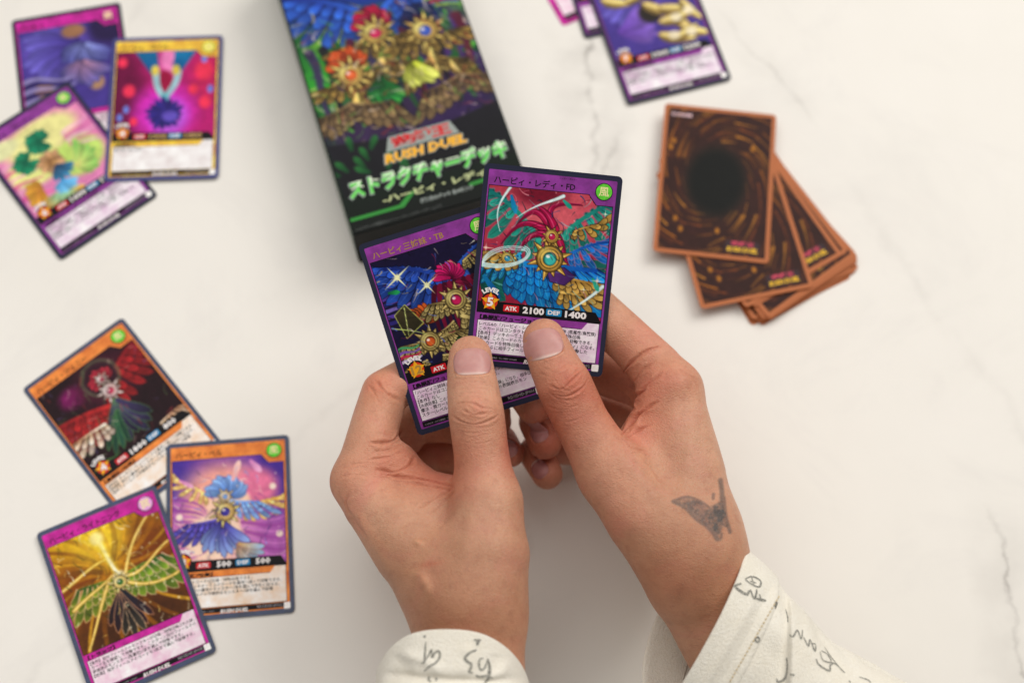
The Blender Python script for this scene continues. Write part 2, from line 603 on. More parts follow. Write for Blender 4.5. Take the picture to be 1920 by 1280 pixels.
# ---------------------------------------------------------------- card pictures (abstract colour compositions)
def art_wind(cell=0.3):     # winged amulet in a teal and blue storm of feathers
    A = Art(52.9, 53.8, cell, (176, 50, 72))
    A.blob(.52, .2, .35, .3, (216, 92, 104), 1.4)
    A.blob(.2, .8, .3, .3, (146, 28, 56), 1.2); A.blob(.9, .75, .2, .25, (156, 26, 60), 1.2); A.blob(.42, .03, .2, .1, (116, 20, 42), 1.2)
    A.speck(50, (250, 170, 180), .002, .007, 3)
    td, tl, ol = (8, 78, 80), (36, 146, 124), (150, 96, 110)
    A.wing(.44, .40, -1, .62, .62, 28, td, tl, ol, (12, 58, 58), 11)
    A.wing(.60, .38, 1, .58, .62, 30, td, tl, ol, (12, 58, 58), 11)
    A.fan(.0, .70, -60, 36, 7, .30, .24, .05, (8, 62, 60), (20, 104, 90), None, .1, (6, 50, 46))
    A.fan(.72, .56, -34, 0, 5, .36, .30, .03, (10, 78, 76), (24, 108, 94), ol, -.1)
    A.wing(.66, .52, 1, .40, .40, 46, (8, 48, 116), (24, 108, 190), (130, 110, 160), (70, 160, 220), 9)
    for k, c in enumerate([((.54, .34), (.30, .20), (.24, .30), (.14, .46)), ((.54, .32), (.38, .06), (.32, .22), (.24, .30)), ((.54, .36), (.40, .30), (.28, .42), (.26, .62)), ((.56, .32), (.44, .12), (.52, .08), (.76, .09)),
                           ((.56, .38), (.46, .46), (.40, .56), (.42, .70)), ((.58, .36), (.66, .44), (.64, .54), (.72, .60)), ((.56, .30), (.50, .16), (.40, .12), (.36, .14))]):
        A.stroke(c, .036, .004, (64, 6, 32), n=20)
        A.stroke(c, .029, .002, (182, 10, 70), (118, 4, 46), n=20)
        A.stroke([(x - .008, y - .01) for x, y in c], .006, .001, (232, 70, 120), (170, 20, 80), n=20)
    for k in range(5):
        A.stroke([(.54 - .02 * k, .30 + .02 * k), (.42, .22 + .03 * k), (.34, .30 + .02 * k), (.22 + .02 * k, .44 + .03 * k)], .003, .001, (70, 4, 34), n=14)
    # blue wing sweeping along the bottom
    A.wing(.24, .60, 1, .80, .0, -22, (10, 62, 138), (16, 124, 188), (6, 30, 88), (70, 184, 214), 14, (.9, .66, .44, .28), .05)
    A.wing(.30, .52, -1, .30, -.2, -60, (10, 80, 146), (30, 146, 190), (6, 36, 92), (90, 200, 220), 7)
    # gilt plates, lower right and left
    g = (186, 142, 62)
    A.wing(.62, .66, 1, .36, -.12, -8, (120, 86, 34), (206, 166, 84), (48, 30, 12), None, 8, (1.0, .66, .4), .075)
    A.wing(.66, .80, 1, .28, -.02, -4, (120, 86, 34), (214, 176, 92), (48, 30, 12), None, 6, (1.0, .6), .08)
    A.poly([(.53, .64), (.66, .60), (.76, .66), (.68, .74), (.56, .72)], (98, 52, 130), (58, 26, 84), (1, 0), (30, 12, 44))
    A.wing(.26, .56, -1, .26, .1, -10, (120, 86, 34), (206, 164, 78), (48, 30, 12), None, 6, (1.0, .6), .1)
    A.wing(.72, .30, 1, .20, .3, 40, (120, 86, 34), (206, 164, 78), (48, 30, 12), None, 5, (1.0, .6), .11)
    A.medal(.54, .54, .105, g, (60, 190, 180), 12)
    A.medal(.54, .36, .055, g, (196, 30, 80), 8)
    A.medal(.20, .57, .05, g, (40, 150, 190), 8)
    A.filigree(130, [(10, 40, 50), (60, 8, 30), (20, 60, 110), (120, 200, 200), (240, 150, 160)], 17, (0, .0, 1, .98))
    for c, w in (((196, 232, 232), .011), ((120, 206, 214), .004), ((240, 250, 246), .005)):
        A.stroke([(.17, .0), (.08, .14), (.06, .22), (.12, .36)], w, .001, c)
        A.stroke([(.24, .24), (.40, .10), (.48, .10), (.60, .03)], .001, w * 1.3, c)
        for q in (0, .012, .026):
            A.stroke([(.0, .62 + q), (.02 + q, .50 + q), (.20, .45 + q), (.33, .47 + q)], w * .42, .001, c)
            A.stroke([(.33 - q, .46 + q), (.46 - q, .49), (.32, .68 - q), (.0, .65 - q)], .001 + w * .15, w * .5, c)
        A.stroke([(.66, .99), (.80, .90), (.90, .82), (.99, .72)], .002, w * 1.3, c)
    A.leaf(.18, .06, -70, .16, .022, (10, 110, 170), (22, 150, 190))
    A.leaf(.60, .06, -40, .10, .018, (40, 170, 150), (24, 140, 120))
    A.leaf(.90, .66, -60, .12, .02, (24, 150, 128), (50, 180, 150))
    A.leaf(.02, .72, -50, .24, .028, (10, 120, 170), (10, 66, 150))
    A.star(.02, .50, .06, (255, 220, 200)); A.star(.95, .14, .04); A.star(.94, .68, .06, (255, 224, 210)); A.star(.84, .76, .03)
    A.mottle(34, .10)
    return A


def art_trio(cell=0.3):     # three amulets under a night-blue wing
    A = Art(52.9, 53.8, cell, (24, 18, 50))
    for k in range(8):
        A.stroke([(0, .16 + .05 * k), (.12, .10 + .06 * k), (.24, .26 + .03 * k), (.44, .22 + .03 * k)], .016, .004, [(92, 62, 170), (48, 40, 120), (130, 110, 200)][k % 3], al=.9)
    A.wing(.62, .34, -1, .62, .42, 20, (14, 26, 84), (38, 80, 176), (8, 12, 44), (70, 110, 200), 13)
    A.wing(.58, .30, 1, .50, .46, 36, (18, 40, 110), (44, 96, 190), (8, 12, 44), (90, 140, 220), 9)
    A.blob(.90, .34, .16, .22, (14, 14, 30), .3)
    for k in range(9):
        x = .44 + .04 * k
        A.stroke([(x, .34), (x - .1 + .03 * k, .5), (x - .06, .66), (x - .06 + .03 * k, .94)], .024, .008, (112, 10, 46) if k % 2 else (66, 6, 30), n=14)
    og, ol = (150, 132, 78), (34, 26, 14)
    A.wing(.88, .32, 1, .22, -.3, -60, (10, 16, 44), (26, 52, 124), (6, 8, 20), None, 7)
    A.fan(.58, .30, 10, 170, 11, .14, .14, .024, (150, 10, 72), (212, 26, 108), (60, 0, 30), .12)
    A.fan(.27, .58, 10, 190, 12, .15, .15, .026, (120, 44, 20), (212, 96, 34), (50, 18, 8), .16)
    for x, y, sd, L, u, ta in [(.60, .52, 1, .40, .0, -14), (.54, .50, -1, .22, .2, -40), (.58, .62, 1, .42, -.3, -40), (.50, .64, -1, .20, -.3, -70), (.32, .74, 1, .26, .05, -30), (.22, .74, -1, .22, .1, -30), (.34, .88, 1, .24, -.1, -40), (.20, .88, -1, .2, -.1, -50), (.72, .20, 1, .2, .3, 30)]:
        A.wing(x, y, sd, L, u, ta, (84, 70, 38), (186, 168, 106), ol, (60, 48, 24), 7, (1.0, .64, .38), .085)
    A.poly([(.06, .46), (.16, .40), (.26, .58), (.10, .66)], (66, 58, 36), (36, 32, 22), (0, 1), (184, 190, 90), .006)
    A.fan(.50, .78, -110, -50, 7, .22, .26, .022, (14, 70, 30), (36, 132, 50), (6, 30, 14), .1)
    A.poly([(.34, .98), (.60, .90), (1, .96), (1, 1.02), (.34, 1.02)], (58, 38, 92), (30, 18, 50), (1, 0), (18, 10, 28))
    A.medal(.57, .48, .085, (166, 146, 84), (190, 24, 84), 12)
    A.medal(.27, .74, .08, (166, 146, 84), (210, 90, 36), 12)
    A.medal(.90, .52, .07, (150, 132, 78), (50, 70, 170), 10)
    A.poly([(.78, .60), (.86, .56), (.88, .70)], (150, 130, 160), (70, 60, 90), (0, 1), (210, 200, 190))
    for k in range(4):
        A.stroke([(0, .74 + .035 * k), (.06, .70 + .04 * k), (.10, .78 + .03 * k), (.17, .74 + .03 * k)], .012, .006, [(70, 160, 100), (120, 80, 170), (190, 40, 80), (200, 190, 220)][k])
    A.stroke([(.0, .55), (.12, .60), (.2, .63), (.26, .68)], .004, .002, (200, 220, 120))
    A.stroke([(.15, .42), (.14, .5), (.13, .56), (.12, .64)], .004, .002, (220, 230, 140))
    A.leaf(.06, .27, -10, .1, .02, (12, 96, 60), (40, 170, 90))
    A.filigree(150, [(12, 10, 24), (40, 30, 14), (190, 170, 120), (90, 110, 200), (150, 30, 70), (220, 200, 190)], 23)
    A.star(.17, .17, .14, (250, 248, 190), -28); A.star(.38, .30, .12, (250, 248, 190), -28); A.star(.88, .06, .08, rot=-20); A.star(.88, .80, .09, rot=-20)
    A.star(.08, .98, .08, (240, 240, 150), -28)
    A.mottle(34, .12)
    return A


def art_lightning(cell=.45):   # gold burst with bright bolt and green plumes
    A = Art(52.9, 53.8, cell, (178, 116, 18))
    A.blob(.45, .12, .5, .36, (240, 196, 30), 1.4)
    A.blob(.15, .55, .3, .4, (132, 66, 12), 1.2)
    A.blob(.85, .5, .3, .5, (120, 58, 14), 1.2)
    A.blob(.5, .95, .6, .25, (70, 36, 14), 1.2)
    for k in range(26):
        a = 2 * math.pi * k / 26 + .1
        A.stroke([(.47 + .12 * math.cos(a), .42 + .1 * math.sin(a)), (.47 + .4 * math.cos(a + .2), .44 + .36 * math.sin(a + .2)), (.47 + .75 * math.cos(a - .1), .48 + .7 * math.sin(a - .1))],
                 .006 + .012 * (k % 3), .016, (190, 122, 20) if k % 2 else (96, 52, 12), (232, 176, 40) if k % 3 == 0 else (140, 80, 14), .5, .8)
    A.wing(.44, .50, -1, .36, .1, -50, (26, 60, 20), (124, 136, 34), (236, 190, 140), None, 8, (1.25, .8, .5), .09)
    A.wing(.54, .50, 1, .42, .1, -46, (26, 60, 24), (120, 144, 34), (240, 200, 170), None, 8, (1.25, .8, .5), .09)
    A.fan(.48, .60, -125, -60, 6, .36, .38, .035, (24, 30, 44), (46, 24, 30), (230, 160, 110), .06)
    A.fan(.48, .74, -110, -74, 3, .30, .3, .03, (22, 20, 22), (60, 54, 44), (220, 180, 140), .0)
    for c in [((.0, .42), (.2, .36), (.3, .30), (.44, .30)), ((.04, .62), (.2, .54), (.34, .52), (.44, .46)), ((.56, .48), (.7, .20), (.84, .12), (.96, .02)),
              ((.54, .5), (.7, .58), (.84, .40), (1, .36)), ((.52, .54), (.66, .66), (.8, .7), (1, .66)), ((.40, .50), (.30, .62), (.2, .8), (.06, 1.0))]:
        A.stroke(c, .016, .010, (206, 150, 40), n=14)
        A.stroke(c, .009, .005, (250, 222, 130), n=14)
    A.stroke([(.42, .10), (.46, .22), (.44, .28), (.50, .48)], .035, .02, (252, 226, 90), soft=1.2)
    A.stroke([(.42, .08), (.46, .22), (.44, .28), (.50, .48)], .018, .012, (255, 252, 220))
    A.blob(.42, .09, .06, .06, (255, 252, 230), .9)
    A.blob(.50, .48, .05, .04, (255, 246, 200), .9)
    A.medal(.49, .54, .06, (238, 206, 120), (60, 110, 50), 10)
    A.blob(.42, .14, .22, .2, (252, 220, 60), 1.4, .5)
    A.filigree(90, [(60, 30, 10), (250, 220, 120), (40, 50, 20), (255, 250, 220)], 31)
    A.speck(30, (255, 246, 200), .004, .01, 9)
    A.mottle(26, .12)
    return A


def art_blossom(cell=.45):   # violet field, pink clouds, blue tufts
    A = Art(52.9, 53.8, cell, (176, 92, 176))
    A.blob(.05, .1, .3, .3, (70, 48, 150), 1.0); A.blob(.95, .12, .25, .4, (72, 44, 150), 1.0); A.blob(.45, .04, .3, .1, (110, 60, 160), 1)
    A.blob(.45, .35, .36, .3, (244, 168, 150), .9); A.blob(.75, .3, .2, .18, (232, 120, 160), .8); A.blob(.35, .75, .34, .3, (240, 190, 176), .8)
    for k in range(12):
        A.stroke([(.62, .45 + .04 * k), (.75, .42 + .05 * k), (.88, .5 + .05 * k), (1.0, .4 + .06 * k)], .02, .008, (206, 120, 200) if k % 2 else (160, 70, 160), al=.8)
        A.stroke([(.0, .34 + .05 * k), (.1, .38 + .05 * k), (.2, .36 + .05 * k), (.3, .48 + .03 * k)], .02, .008, (196, 104, 184) if k % 2 else (150, 64, 160), al=.7)
    A.blob(.36, .72, .26, .2, (250, 214, 190), .25); A.blob(.5, .42, .2, .14, (252, 208, 180), .3)
    A.wing(.30, .34, -1, .26, .5, 50, (206, 160, 66), (248, 222, 140), (180, 110, 80), None, 7)
    A.wing(.66, .48, 1, .34, .2, 26, (206, 160, 66), (246, 214, 130), (180, 110, 80), None, 7)
    A.fan(.48, .36, 10, 170, 12, .2, .2, .035, (84, 132, 206), (146, 184, 236), (70, 90, 170), .14)
    A.wing(.50, .40, 1, .30, -.1, -30, (84, 132, 206), (150, 184, 238), (70, 90, 170), None, 7)
    A.wing(.44, .56, -1, .36, -.1, -30, (48, 40, 124), (96, 86, 186), (36, 28, 84), None, 8)
    A.fan(.46, .60, -140, -40, 9, .30, .30, .035, (58, 50, 146), (146, 176, 228), (56, 48, 118), .1)
    A.fan(.58, .80, -80, -10, 6, .24, .24, .028, (196, 150, 90), (150, 190, 236), (150, 110, 110), .1)
    A.medal(.47, .50, .085, (226, 186, 110), (60, 50, 150), 12)
    A.medal(.47, .36, .05, (232, 200, 150), (110, 160, 230), 8)
    A.leaf(.70, .04, -50, .16, .03, (214, 130, 190), (240, 180, 214)); A.leaf(.54, .22, 70, .2, .03, (244, 170, 170), (252, 214, 200)); A.leaf(.06, .18, -30, .16, .02, (220, 130, 190), (240, 180, 210))
    for x, y in ((.06, .52), (.95, .74), (.9, .3)): A.blob(x, y, .03, .03, (255, 232, 214), .8)
    A.filigree(90, [(60, 50, 140), (255, 226, 214), (150, 60, 150), (120, 160, 230), (40, 30, 80)], 33)
    A.speck(22, (255, 230, 220), .003, .008, 4)
    A.mottle(22, .08)
    return A


def art_crimson(cell=.45):   # deep red wings round a pale amulet, dark field
    A = Art(52.9, 53.8, cell, (34, 16, 22))
    A.blob(.25, .2, .12, .1, (120, 20, 90), 1.0); A.blob(.6, .25, .3, .25, (70, 20, 40), 1.0)
    A.wing(.50, .40, 1, .62, .5, 0, (104, 18, 26), (160, 32, 36), (46, 8, 14), (70, 12, 18), 11)
    A.wing(.46, .48, -1, .64, .2, -20, (112, 22, 26), (166, 36, 36), (46, 8, 14), (70, 12, 18), 12)
    A.blob(.56, .2, .19, .19, (96, 116, 78), .15, .6); A.blob(.56, .2, .16, .16, (50, 20, 34), .3)
    A.fan(.56, .24, 20, 200, 10, .14, .13, .03, (120, 24, 40), (186, 44, 64), (40, 10, 14), .1)
    A.fan(.55, .46, -126, -58, 7, .46, .4, .045, (74, 64, 110), (34, 30, 52), (84, 134, 74), .08)
    A.fan(.50, .56, -136, -104, 4, .42, .36, .025, (40, 84, 60), (30, 64, 52), (84, 134, 74), .05)
    A.wing(.34, .60, -1, .36, .05, -6, (150, 108, 76), (238, 222, 206), (50, 28, 20), None, 7, (1.0, .55), .07)
    A.wing(.74, .92, 1, .26, .1, -20, (150, 108, 76), (226, 196, 170), (50, 28, 20), None, 6, (1.0, .55), .08)
    A.medal(.56, .36, .075, (214, 180, 176), (190, 60, 90), 10)
    A.medal(.56, .22, .045, (200, 170, 164), (150, 20, 60), 8)
    A.stroke([(.02, .94), (.1, .8), (.2, .96), (.3, .9)], .012, .003, (70, 120, 60))
    A.filigree(110, [(16, 8, 10), (190, 60, 60), (90, 120, 70), (210, 180, 170), (90, 80, 130)], 35)
    A.mottle(24, .14)
    return A


def art_neon(cell=.6):      # magenta burst with blue V
    A = Art(52.9, 53.8, cell, (176, 24, 106))
    A.blob(.05, .5, .25, .6, (104, 10, 60), 1); A.blob(.95, .3, .2, .3, (190, 30, 90), 1); A.blob(.55, .1, .12, .2, (236, 130, 190), .9)
    A.blob(.5, .7, .3, .3, (214, 44, 190), .9); A.blob(.55, .75, .18, .2, (190, 90, 224), .9)
    A.poly([(.18, 0), (.40, 0), (.44, .3), (.36, .28)], (18, 110, 160), (10, 70, 130)); A.poly([(.58, 0), (.80, 0), (.62, .3), (.56, .24)], (18, 120, 170), (10, 70, 130))
    A.blob(.48, .36, .1, .14, (150, 12, 60), .4)
    for q in ([(.40, .24), (.40, .4), (.44, .46), (.49, .54)], [(.62, .24), (.62, .38), (.56, .44), (.50, .54)]):
        A.stroke(q, .035, .03, (150, 190, 200)); 
    A.stroke([(.50, .52), (.50, .58), (.5, .62), (.5, .7)], .04, .03, (110, 190, 200), (60, 120, 180))
    A.blob(.39, .22, .04, .06, (220, 196, 80), .4); A.blob(.6, .22, .04, .06, (220, 196, 80), .4)
    A.fan(.50, .72, 0, 340, 15, .2, .18, .03, (50, 40, 130), (40, 30, 110), None, .1)
    A.blob(.56, .75, .08, .06, (100, 80, 190), .6)
    for x, y, r in ((.14, .45, .06), (.88, .24, .09), (.06, .12, .05), (.9, .6, .06), (.2, .8, .04), (.78, .45, .05)): A.blob(x, y, r, r * 1.2, (232, 50, 84), .7)
    for x, y in ((.12, .66), (.95, .45), (.88, .1), (.06, .75)): A.blob(x, y, .03, .045, (110, 130, 220), .5)
    A.mottle(16, .12)
    return A


def art_garden(cell=.6):    # pink sky, lime clouds, green tufts, orange plumes
    A = Art(52.9, 53.8, cell, (222, 130, 180))
    A.blob(.5, .2, .4, .2, (232, 226, 150), .5); A.blob(.3, .45, .3, .2, (226, 228, 140), .4); A.blob(.7, .6, .26, .22, (190, 220, 110), .4); A.blob(.1, .1, .2, .1, (226, 226, 170), .5)
    for k in range(7): A.stroke([(.0, .3 + .08 * k), (.1, .26 + .08 * k), (.2, .34 + .08 * k), (.3, .28 + .1 * k)], .02, .006, (214, 60, 140) if k % 2 else (240, 170, 200), al=.7)
    for k in range(5): A.stroke([(.7, .3 + .05 * k), (.8, .24 + .06 * k), (.9, .34 + .05 * k), (1, .26 + .08 * k)], .02, .006, (220, 100, 170) if k % 2 else (244, 180, 214), al=.8)
    A.fan(.46, .24, 20, 300, 12, .14, .14, .03, (20, 110, 80), (30, 140, 100), (14, 80, 60), .1)
    A.fan(.24, .36, 60, 330, 11, .13, .13, .03, (20, 110, 80), (30, 146, 100), (14, 80, 60), .1)
    A.fan(.44, .5, 0, 330, 9, .13, .14, .035, (150, 110, 60), (220, 170, 130), (110, 70, 50), .1)
    A.fan(.46, .56, -120, -30, 5, .2, .2, .03, (40, 60, 90), (60, 150, 200), None, .1)
    A.fan(.2, .72, 100, 260, 7, .16, .18, .04, (200, 130, 40), (226, 170, 60), (170, 110, 60), .1)
    A.fan(.62, .66, -60, 60, 8, .22, .26, .04, (200, 220, 120), (120, 190, 90), (220, 200, 120), .1)
    A.fan(.34, .84, -170, -20, 9, .22, .24, .035, (90, 190, 170), (230, 150, 60), (200, 220, 160), .1)
    A.fan(.42, .74, -150, -30, 6, .14, .16, .03, (80, 160, 220), (120, 190, 230), None, .1)
    A.mottle(16, .1)
    return A


def art_violet(cell=.6, golden=False):
    A = Art(52.9, 53.8, cell, (70, 54, 140))
    A.blob(.35, .25, .35, .25, (96, 76, 176), .8); A.blob(.9, .1, .2, .2, (40, 28, 70), .8)
    A.fan(.6, .3, 120, 230, 12, .6, .56, .06, (60, 44, 130), (106, 96, 190), (40, 30, 90), .12)
    if not golden:
        A.blob(.55, .08, .12, .08, (156, 110, 80), .5); A.blob(.2, .72, .1, .08, (170, 120, 90), .5); A.blob(.72, .72, .08, .09, (170, 130, 100), .5)
        A.fan(.66, .25, 200, 330, 9, .3, .3, .05, (130, 140, 200), (70, 70, 140), (40, 36, 90), .1)
        A.fan(.62, .45, -150, -30, 8, .3, .3, .05, (180, 130, 160), (90, 86, 160), (40, 36, 80), .1)
        for k in range(5): A.stroke([(.0, .6 + .06 * k), (.2, .5 + .07 * k), (.3, .7 + .03 * k), (.5, .6 + .05 * k)], .025, .01, (44, 34, 84) if k % 2 else (140, 130, 180))
    else:
        A.fan(.12, .62, -30, 40, 6, .4, .4, .05, (96, 60, 160), (128, 96, 190), None, .1)
        A.blob(.75, .15, .14, .2, (120, 140, 210), .6); A.blob(.5, .48, .12, .12, (40, 34, 30), .5)
        for q in [(.05, .2, -20, .3, .06), (.3, .3, 30, .3, .06), (.45, .35, -30, .34, .06), (.6, .45, -10, .3, .06), (.7, .55, -50, .3, .06), (.55, .62, 10, .36, .06), (.5, .75, -20, .34, .06), (.75, .7, -30, .3, .06), (.85, .4, -60, .3, .05), (.6, .85, 20, .3, .05)]:
            A.scale(*q, (206, 172, 96), (120, 84, 40))
        for x, y in ((.75, .6), (.9, .55), (.66, .8), (.85, .8)): A.blob(x, y, .06, .05, (240, 226, 190), .6)
    A.mottle(16, .1)
    return A


def art_back(cell=.55):     # dark oval with ochre streaks turning round it
    W, H = 54.6, 81.6
    A = Art(W, H, cell, (52, 28, 24))
    g = np.random.default_rng(21)
    cx, cy = .5, A.asp * .5
    for k in range(300):
        a = g.uniform(0, 2 * math.pi)
        r = g.uniform(.30, .95)
        pts = []
        for j in range(4):
            aa = a + j * g.uniform(.10, .17)
            rr = r * (1 + .05 * j)
            pts.append((cx + rr * math.cos(aa) * .92, cy + rr * math.sin(aa) * 1.22))
        c = [(136, 70, 30), (176, 104, 30), (92, 46, 28), (66, 32, 26), (206, 136, 44), (58, 28, 28)][int(g.integers(6))]
        A.stroke(pts, g.uniform(.003, .012), .002, c, None, .8, g.uniform(.4, .9), n=8)
    for k in range(24):
        a = g.uniform(0, 2 * math.pi); r = g.uniform(.42, .85)
        A.blob(cx + r * math.cos(a), cy + 1.2 * r * math.sin(a), .02, .03, (196, 126, 36), .9, .8)
    A.blob(cx, cy, .31, .40, (44, 30, 24), .5, .85)
    A.blob(cx, cy, .26, .34, (14, 16, 14), .5)
    A.mottle(16, .12)
    return A


# ---------------------------------------------------------------- the trading cards
W, H = 59.0, 86.0
Xc = lambda a: a - 29.5
Yc = lambda b: 43.0 - b
CARD_OUT = rrect(W, H, 2.2)


def card_root(pos, rot3, label, group):
    e = bpy.data.objects.new('trading_card', None)
    COL.objects.link(e)
    e.empty_display_size = 0.02
    mt = Matrix.Identity(4)
    for i in range(3):
        for j in range(3): mt[i][j] = rot3[i][j]
        mt[i][3] = pos[i] * MM
    e.matrix_world = mt
    tag(e, label, 'card', group)
    return e


def flat_rot(t, tiltx=0.0, tilty=0.0):
    return (Matrix.Rotation(t, 3, 'Z') @ Matrix.Rotation(tiltx, 3, 'X') @ Matrix.Rotation(tilty, 3, 'Y'))


def rect(a0, b0, a1, b1):
    return np.array([(Xc(a0), Yc(b0)), (Xc(a0), Yc(b1)), (Xc(a1), Yc(b1)), (Xc(a1), Yc(b0))])


def one(v): return v, [list(range(len(v)))]


def face_card(pos, rot3, label, group, art, frame, panel, border=M_BORDER, name='', name_mat=M_BLACK, ruby='', attr='風', level=None, lvl_mat=M_WHITE,
              atk=None, dfn=None, typ='', lines=(), stats=True, badge=M_GREENB, val_mat=M_WHITE, serial='RD/SD0D-JP002', res=1):
    e = card_root(pos, rot3, label, group)
    slab('card_body', CARD_OUT, -0.30, 0, (border, M_CARDCORE), e)
    fr = sheet2d('frame_panel', rrect(54.8, 81.3, .5, 0, Yc(42.95), 2), [list(range(12))], .03, frame, e)
    notch = [(2.6, 8.8), (2.6, 63.2), (56.1, 63.2), (56.1, 13.0), (48.9, 13.0), (45.4, 8.8)]
    sheet2d('picture_border', np.array([(Xc(a), Yc(b)) for a, b in notch]), [list(range(6))], .06, M_BLACK, e)

    def clip(x, y):
        a, b = x + 29.5, 43 - y
        return ~((b < 13.3) & (a > 45.1 + (b - 9.1) * .85))
    art.build('picture', Xc(2.9), Yc(9.1), .09, PRINT, e, clip)
    # name line
    if name:
        v, f = text_mesh(name, width=min(36, 3.15 * len(name)), res=res, bold=.016)
        v[:, 1] *= 3.3 / (v[:, 1].max() - v[:, 1].min())
        nt = sheet2d('name_text', v + [Xc(4.6), Yc(7.7)], f, .07, name_mat, e)
        if ruby:
            v, f = text_mesh(ruby, width=7.5, res=1)
            sheet2d('ruby_text', v + [Xc(4.6 + min(36, 3.15 * len(name)) - 7), Yc(3.6)], f, .07, M_BLACK, nt)
    bd = sheet2d('attribute_badge', *one(disc(3.75, Xc(51.6), Yc(7.2))), .10, M_BLACK, e)
    sheet2d('badge_face', *one(disc(3.4, Xc(51.6), Yc(7.2))), .13, badge, bd)
    v, f = text_mesh(attr, width=4.3, align='CENTER', bold=.012, res=res)
    v[:, 1] -= (v[:, 1].max() + v[:, 1].min()) / 2
    sheet2d('badge_symbol', v + [Xc(51.6), Yc(7.2)], f, .16, M_PALEGOLD, bd)
    if stats:
        bar = np.array([(Xc(2.9), Yc(58.3)), (Xc(2.9), Yc(62.9)), (Xc(55.8), Yc(62.9)), (Xc(55.8), Yc(62.2)), (Xc(53.4), Yc(58.6)), (Xc(14), Yc(58.0))])
        br = sheet2d('stat_bar', *one(bar), .12, M_BLACK, e)
        for nm, cx, txt, mt in (('attack_tag', 17.2, 'ATK', M_RED), ('defence_tag', 35.6, 'DEF', M_BLUE)):
            tg = sheet2d(nm, *one(rrect(6.7, 2.9, .35, Xc(cx), Yc(60.4), 2)), .15, mt, br)
            v, f = text_mesh(txt, width=5.2, align='CENTER', bold=.035, res=res)
            v[:, 1] *= 1.7 / v[:, 1].max()
            sheet2d(nm + '_lettering', v + [Xc(cx), Yc(61.25)], f, .18, M_WHITE, br)
        for nm, cx, txt in (('attack_value', 26.8, atk), ('defence_value', 45.0, dfn)):
            v, f = text_mesh(txt, align='CENTER', height=2.7, bold=.04, res=res)
            v[:, 0] *= (2.3 * len(txt)) / (v[:, 0].max() - v[:, 0].min())
            sheet2d(nm, v + [Xc(cx), Yc(61.75)], f, .15, val_mat, br)
        ls = sheet2d('level_emblem', *one(disc(3.9, Xc(8.0), Yc(58.2))), .14, M_BLACK, e)
        sheet2d('emblem_disc', *one(disc(3.2, Xc(8.0), Yc(58.2))), .17, M_STARRED, ls)
        st = poly_star(5, 4.1, 1.9, Xc(8.0), Yc(58.2))
        fs = [[9, 0, 1], [1, 2, 3], [3, 4, 5], [5, 6, 7], [7, 8, 9], [1, 3, 5, 7, 9]]
        sheet2d('emblem_star', st, fs, .20, M_YELLOW, ls)
        for off, mt, zz in ((.05, M_STARRED if lvl_mat is M_WHITE else M_YELLOW, .23), (.0, lvl_mat, .26)):
            v, f = text_mesh(level, height=3.6, align='CENTER', bold=.035 + off * 1.2, res=res)
            sheet2d('level_number', v * [1.2, 1] + [Xc(8.0), Yc(60.0)], f, zz, mt, ls)
        v, f = text_mesh('LEVEL', width=6.6, align='CENTER', bold=.05, arc=4.4, res=res)
        sheet2d('level_lettering', v * [1, 1] + [Xc(8.0), Yc(58.4)], f, .23, M_WHITE, ls)
    # rules text
    pn = np.array([(Xc(a), Yc(b)) for a, b in ((3.6, 66.4), (3.6, 80.2), (55.4, 80.2), (55.4, 63.4), (50.4, 63.4), (48.1, 66.4))])
    sheet2d('text_panel_border', pn * 1.0 + np.sign(pn - [0, Yc(72)]) * .25, [list(range(6))], .06, M_BLACK, e)
    tp = sheet2d('text_panel', *one(pn), .10, panel, e)
    if typ:
        v, f = text_mesh(typ, width=min(40, 2.15 * len(typ)), res=1, bold=.04)
        v[:, 1] *= 2.1 / max(1e-6, v[:, 1].max() - v[:, 1].min())
        sheet2d('type_text', v + [Xc(4.2), Yc(65.7)], f, .10, M_BLACK, e)
    items = []
    for i, ln in enumerate(lines):
        if not ln: continue
        v, f = text_mesh(ln, height=1.34, res=1, bold=.012)
        if v[:, 0].max() > 50.2: v[:, 0] *= 50.2 / v[:, 0].max()
        items.append((v + [Xc(4.3), Yc(68.6 + 1.98 * i)], f))
    if items:
        v, f = join2d(items)
        sheet2d('rules_text', v, f, .13, M_BLACK, tp)
    fs = sheet2d('footer_strip', rect(3.2, 80.7, 56.4, 83.0), [[0, 1, 2, 3]], .10, M_BLACK, e)
    v, f = text_mesh('©スタジオ・ダイス/集英社・テレビ東京・KONAMI', width=17.5, res=1)
    v2, f2 = text_mesh(serial, width=11.5, res=1)
    sheet2d('copyright_text', v + [Xc(4.2), Yc(82.4)], f, .13, M_GREYTXT, fs)
    sheet2d('serial_text', v2 + [Xc(41.8), Yc(82.4)], f2, .13, M_GREYTXT, fs)
    v, f = text_mesh('RUSH DUEL', width=13, align='CENTER', bold=.04, shear=.25, res=res)
    v[:, 1] *= 1.75 / v[:, 1].max()
    sheet2d('logo_text', v + [Xc(31.2), Yc(83.4)], f, .16, M_WHITE, fs)
    sheet2d('hologram_sticker', *one(rrect(3.0, 3.0, .4, Xc(55.6), Yc(82.3), 2)), .16, M_HOLO, e)
    return e


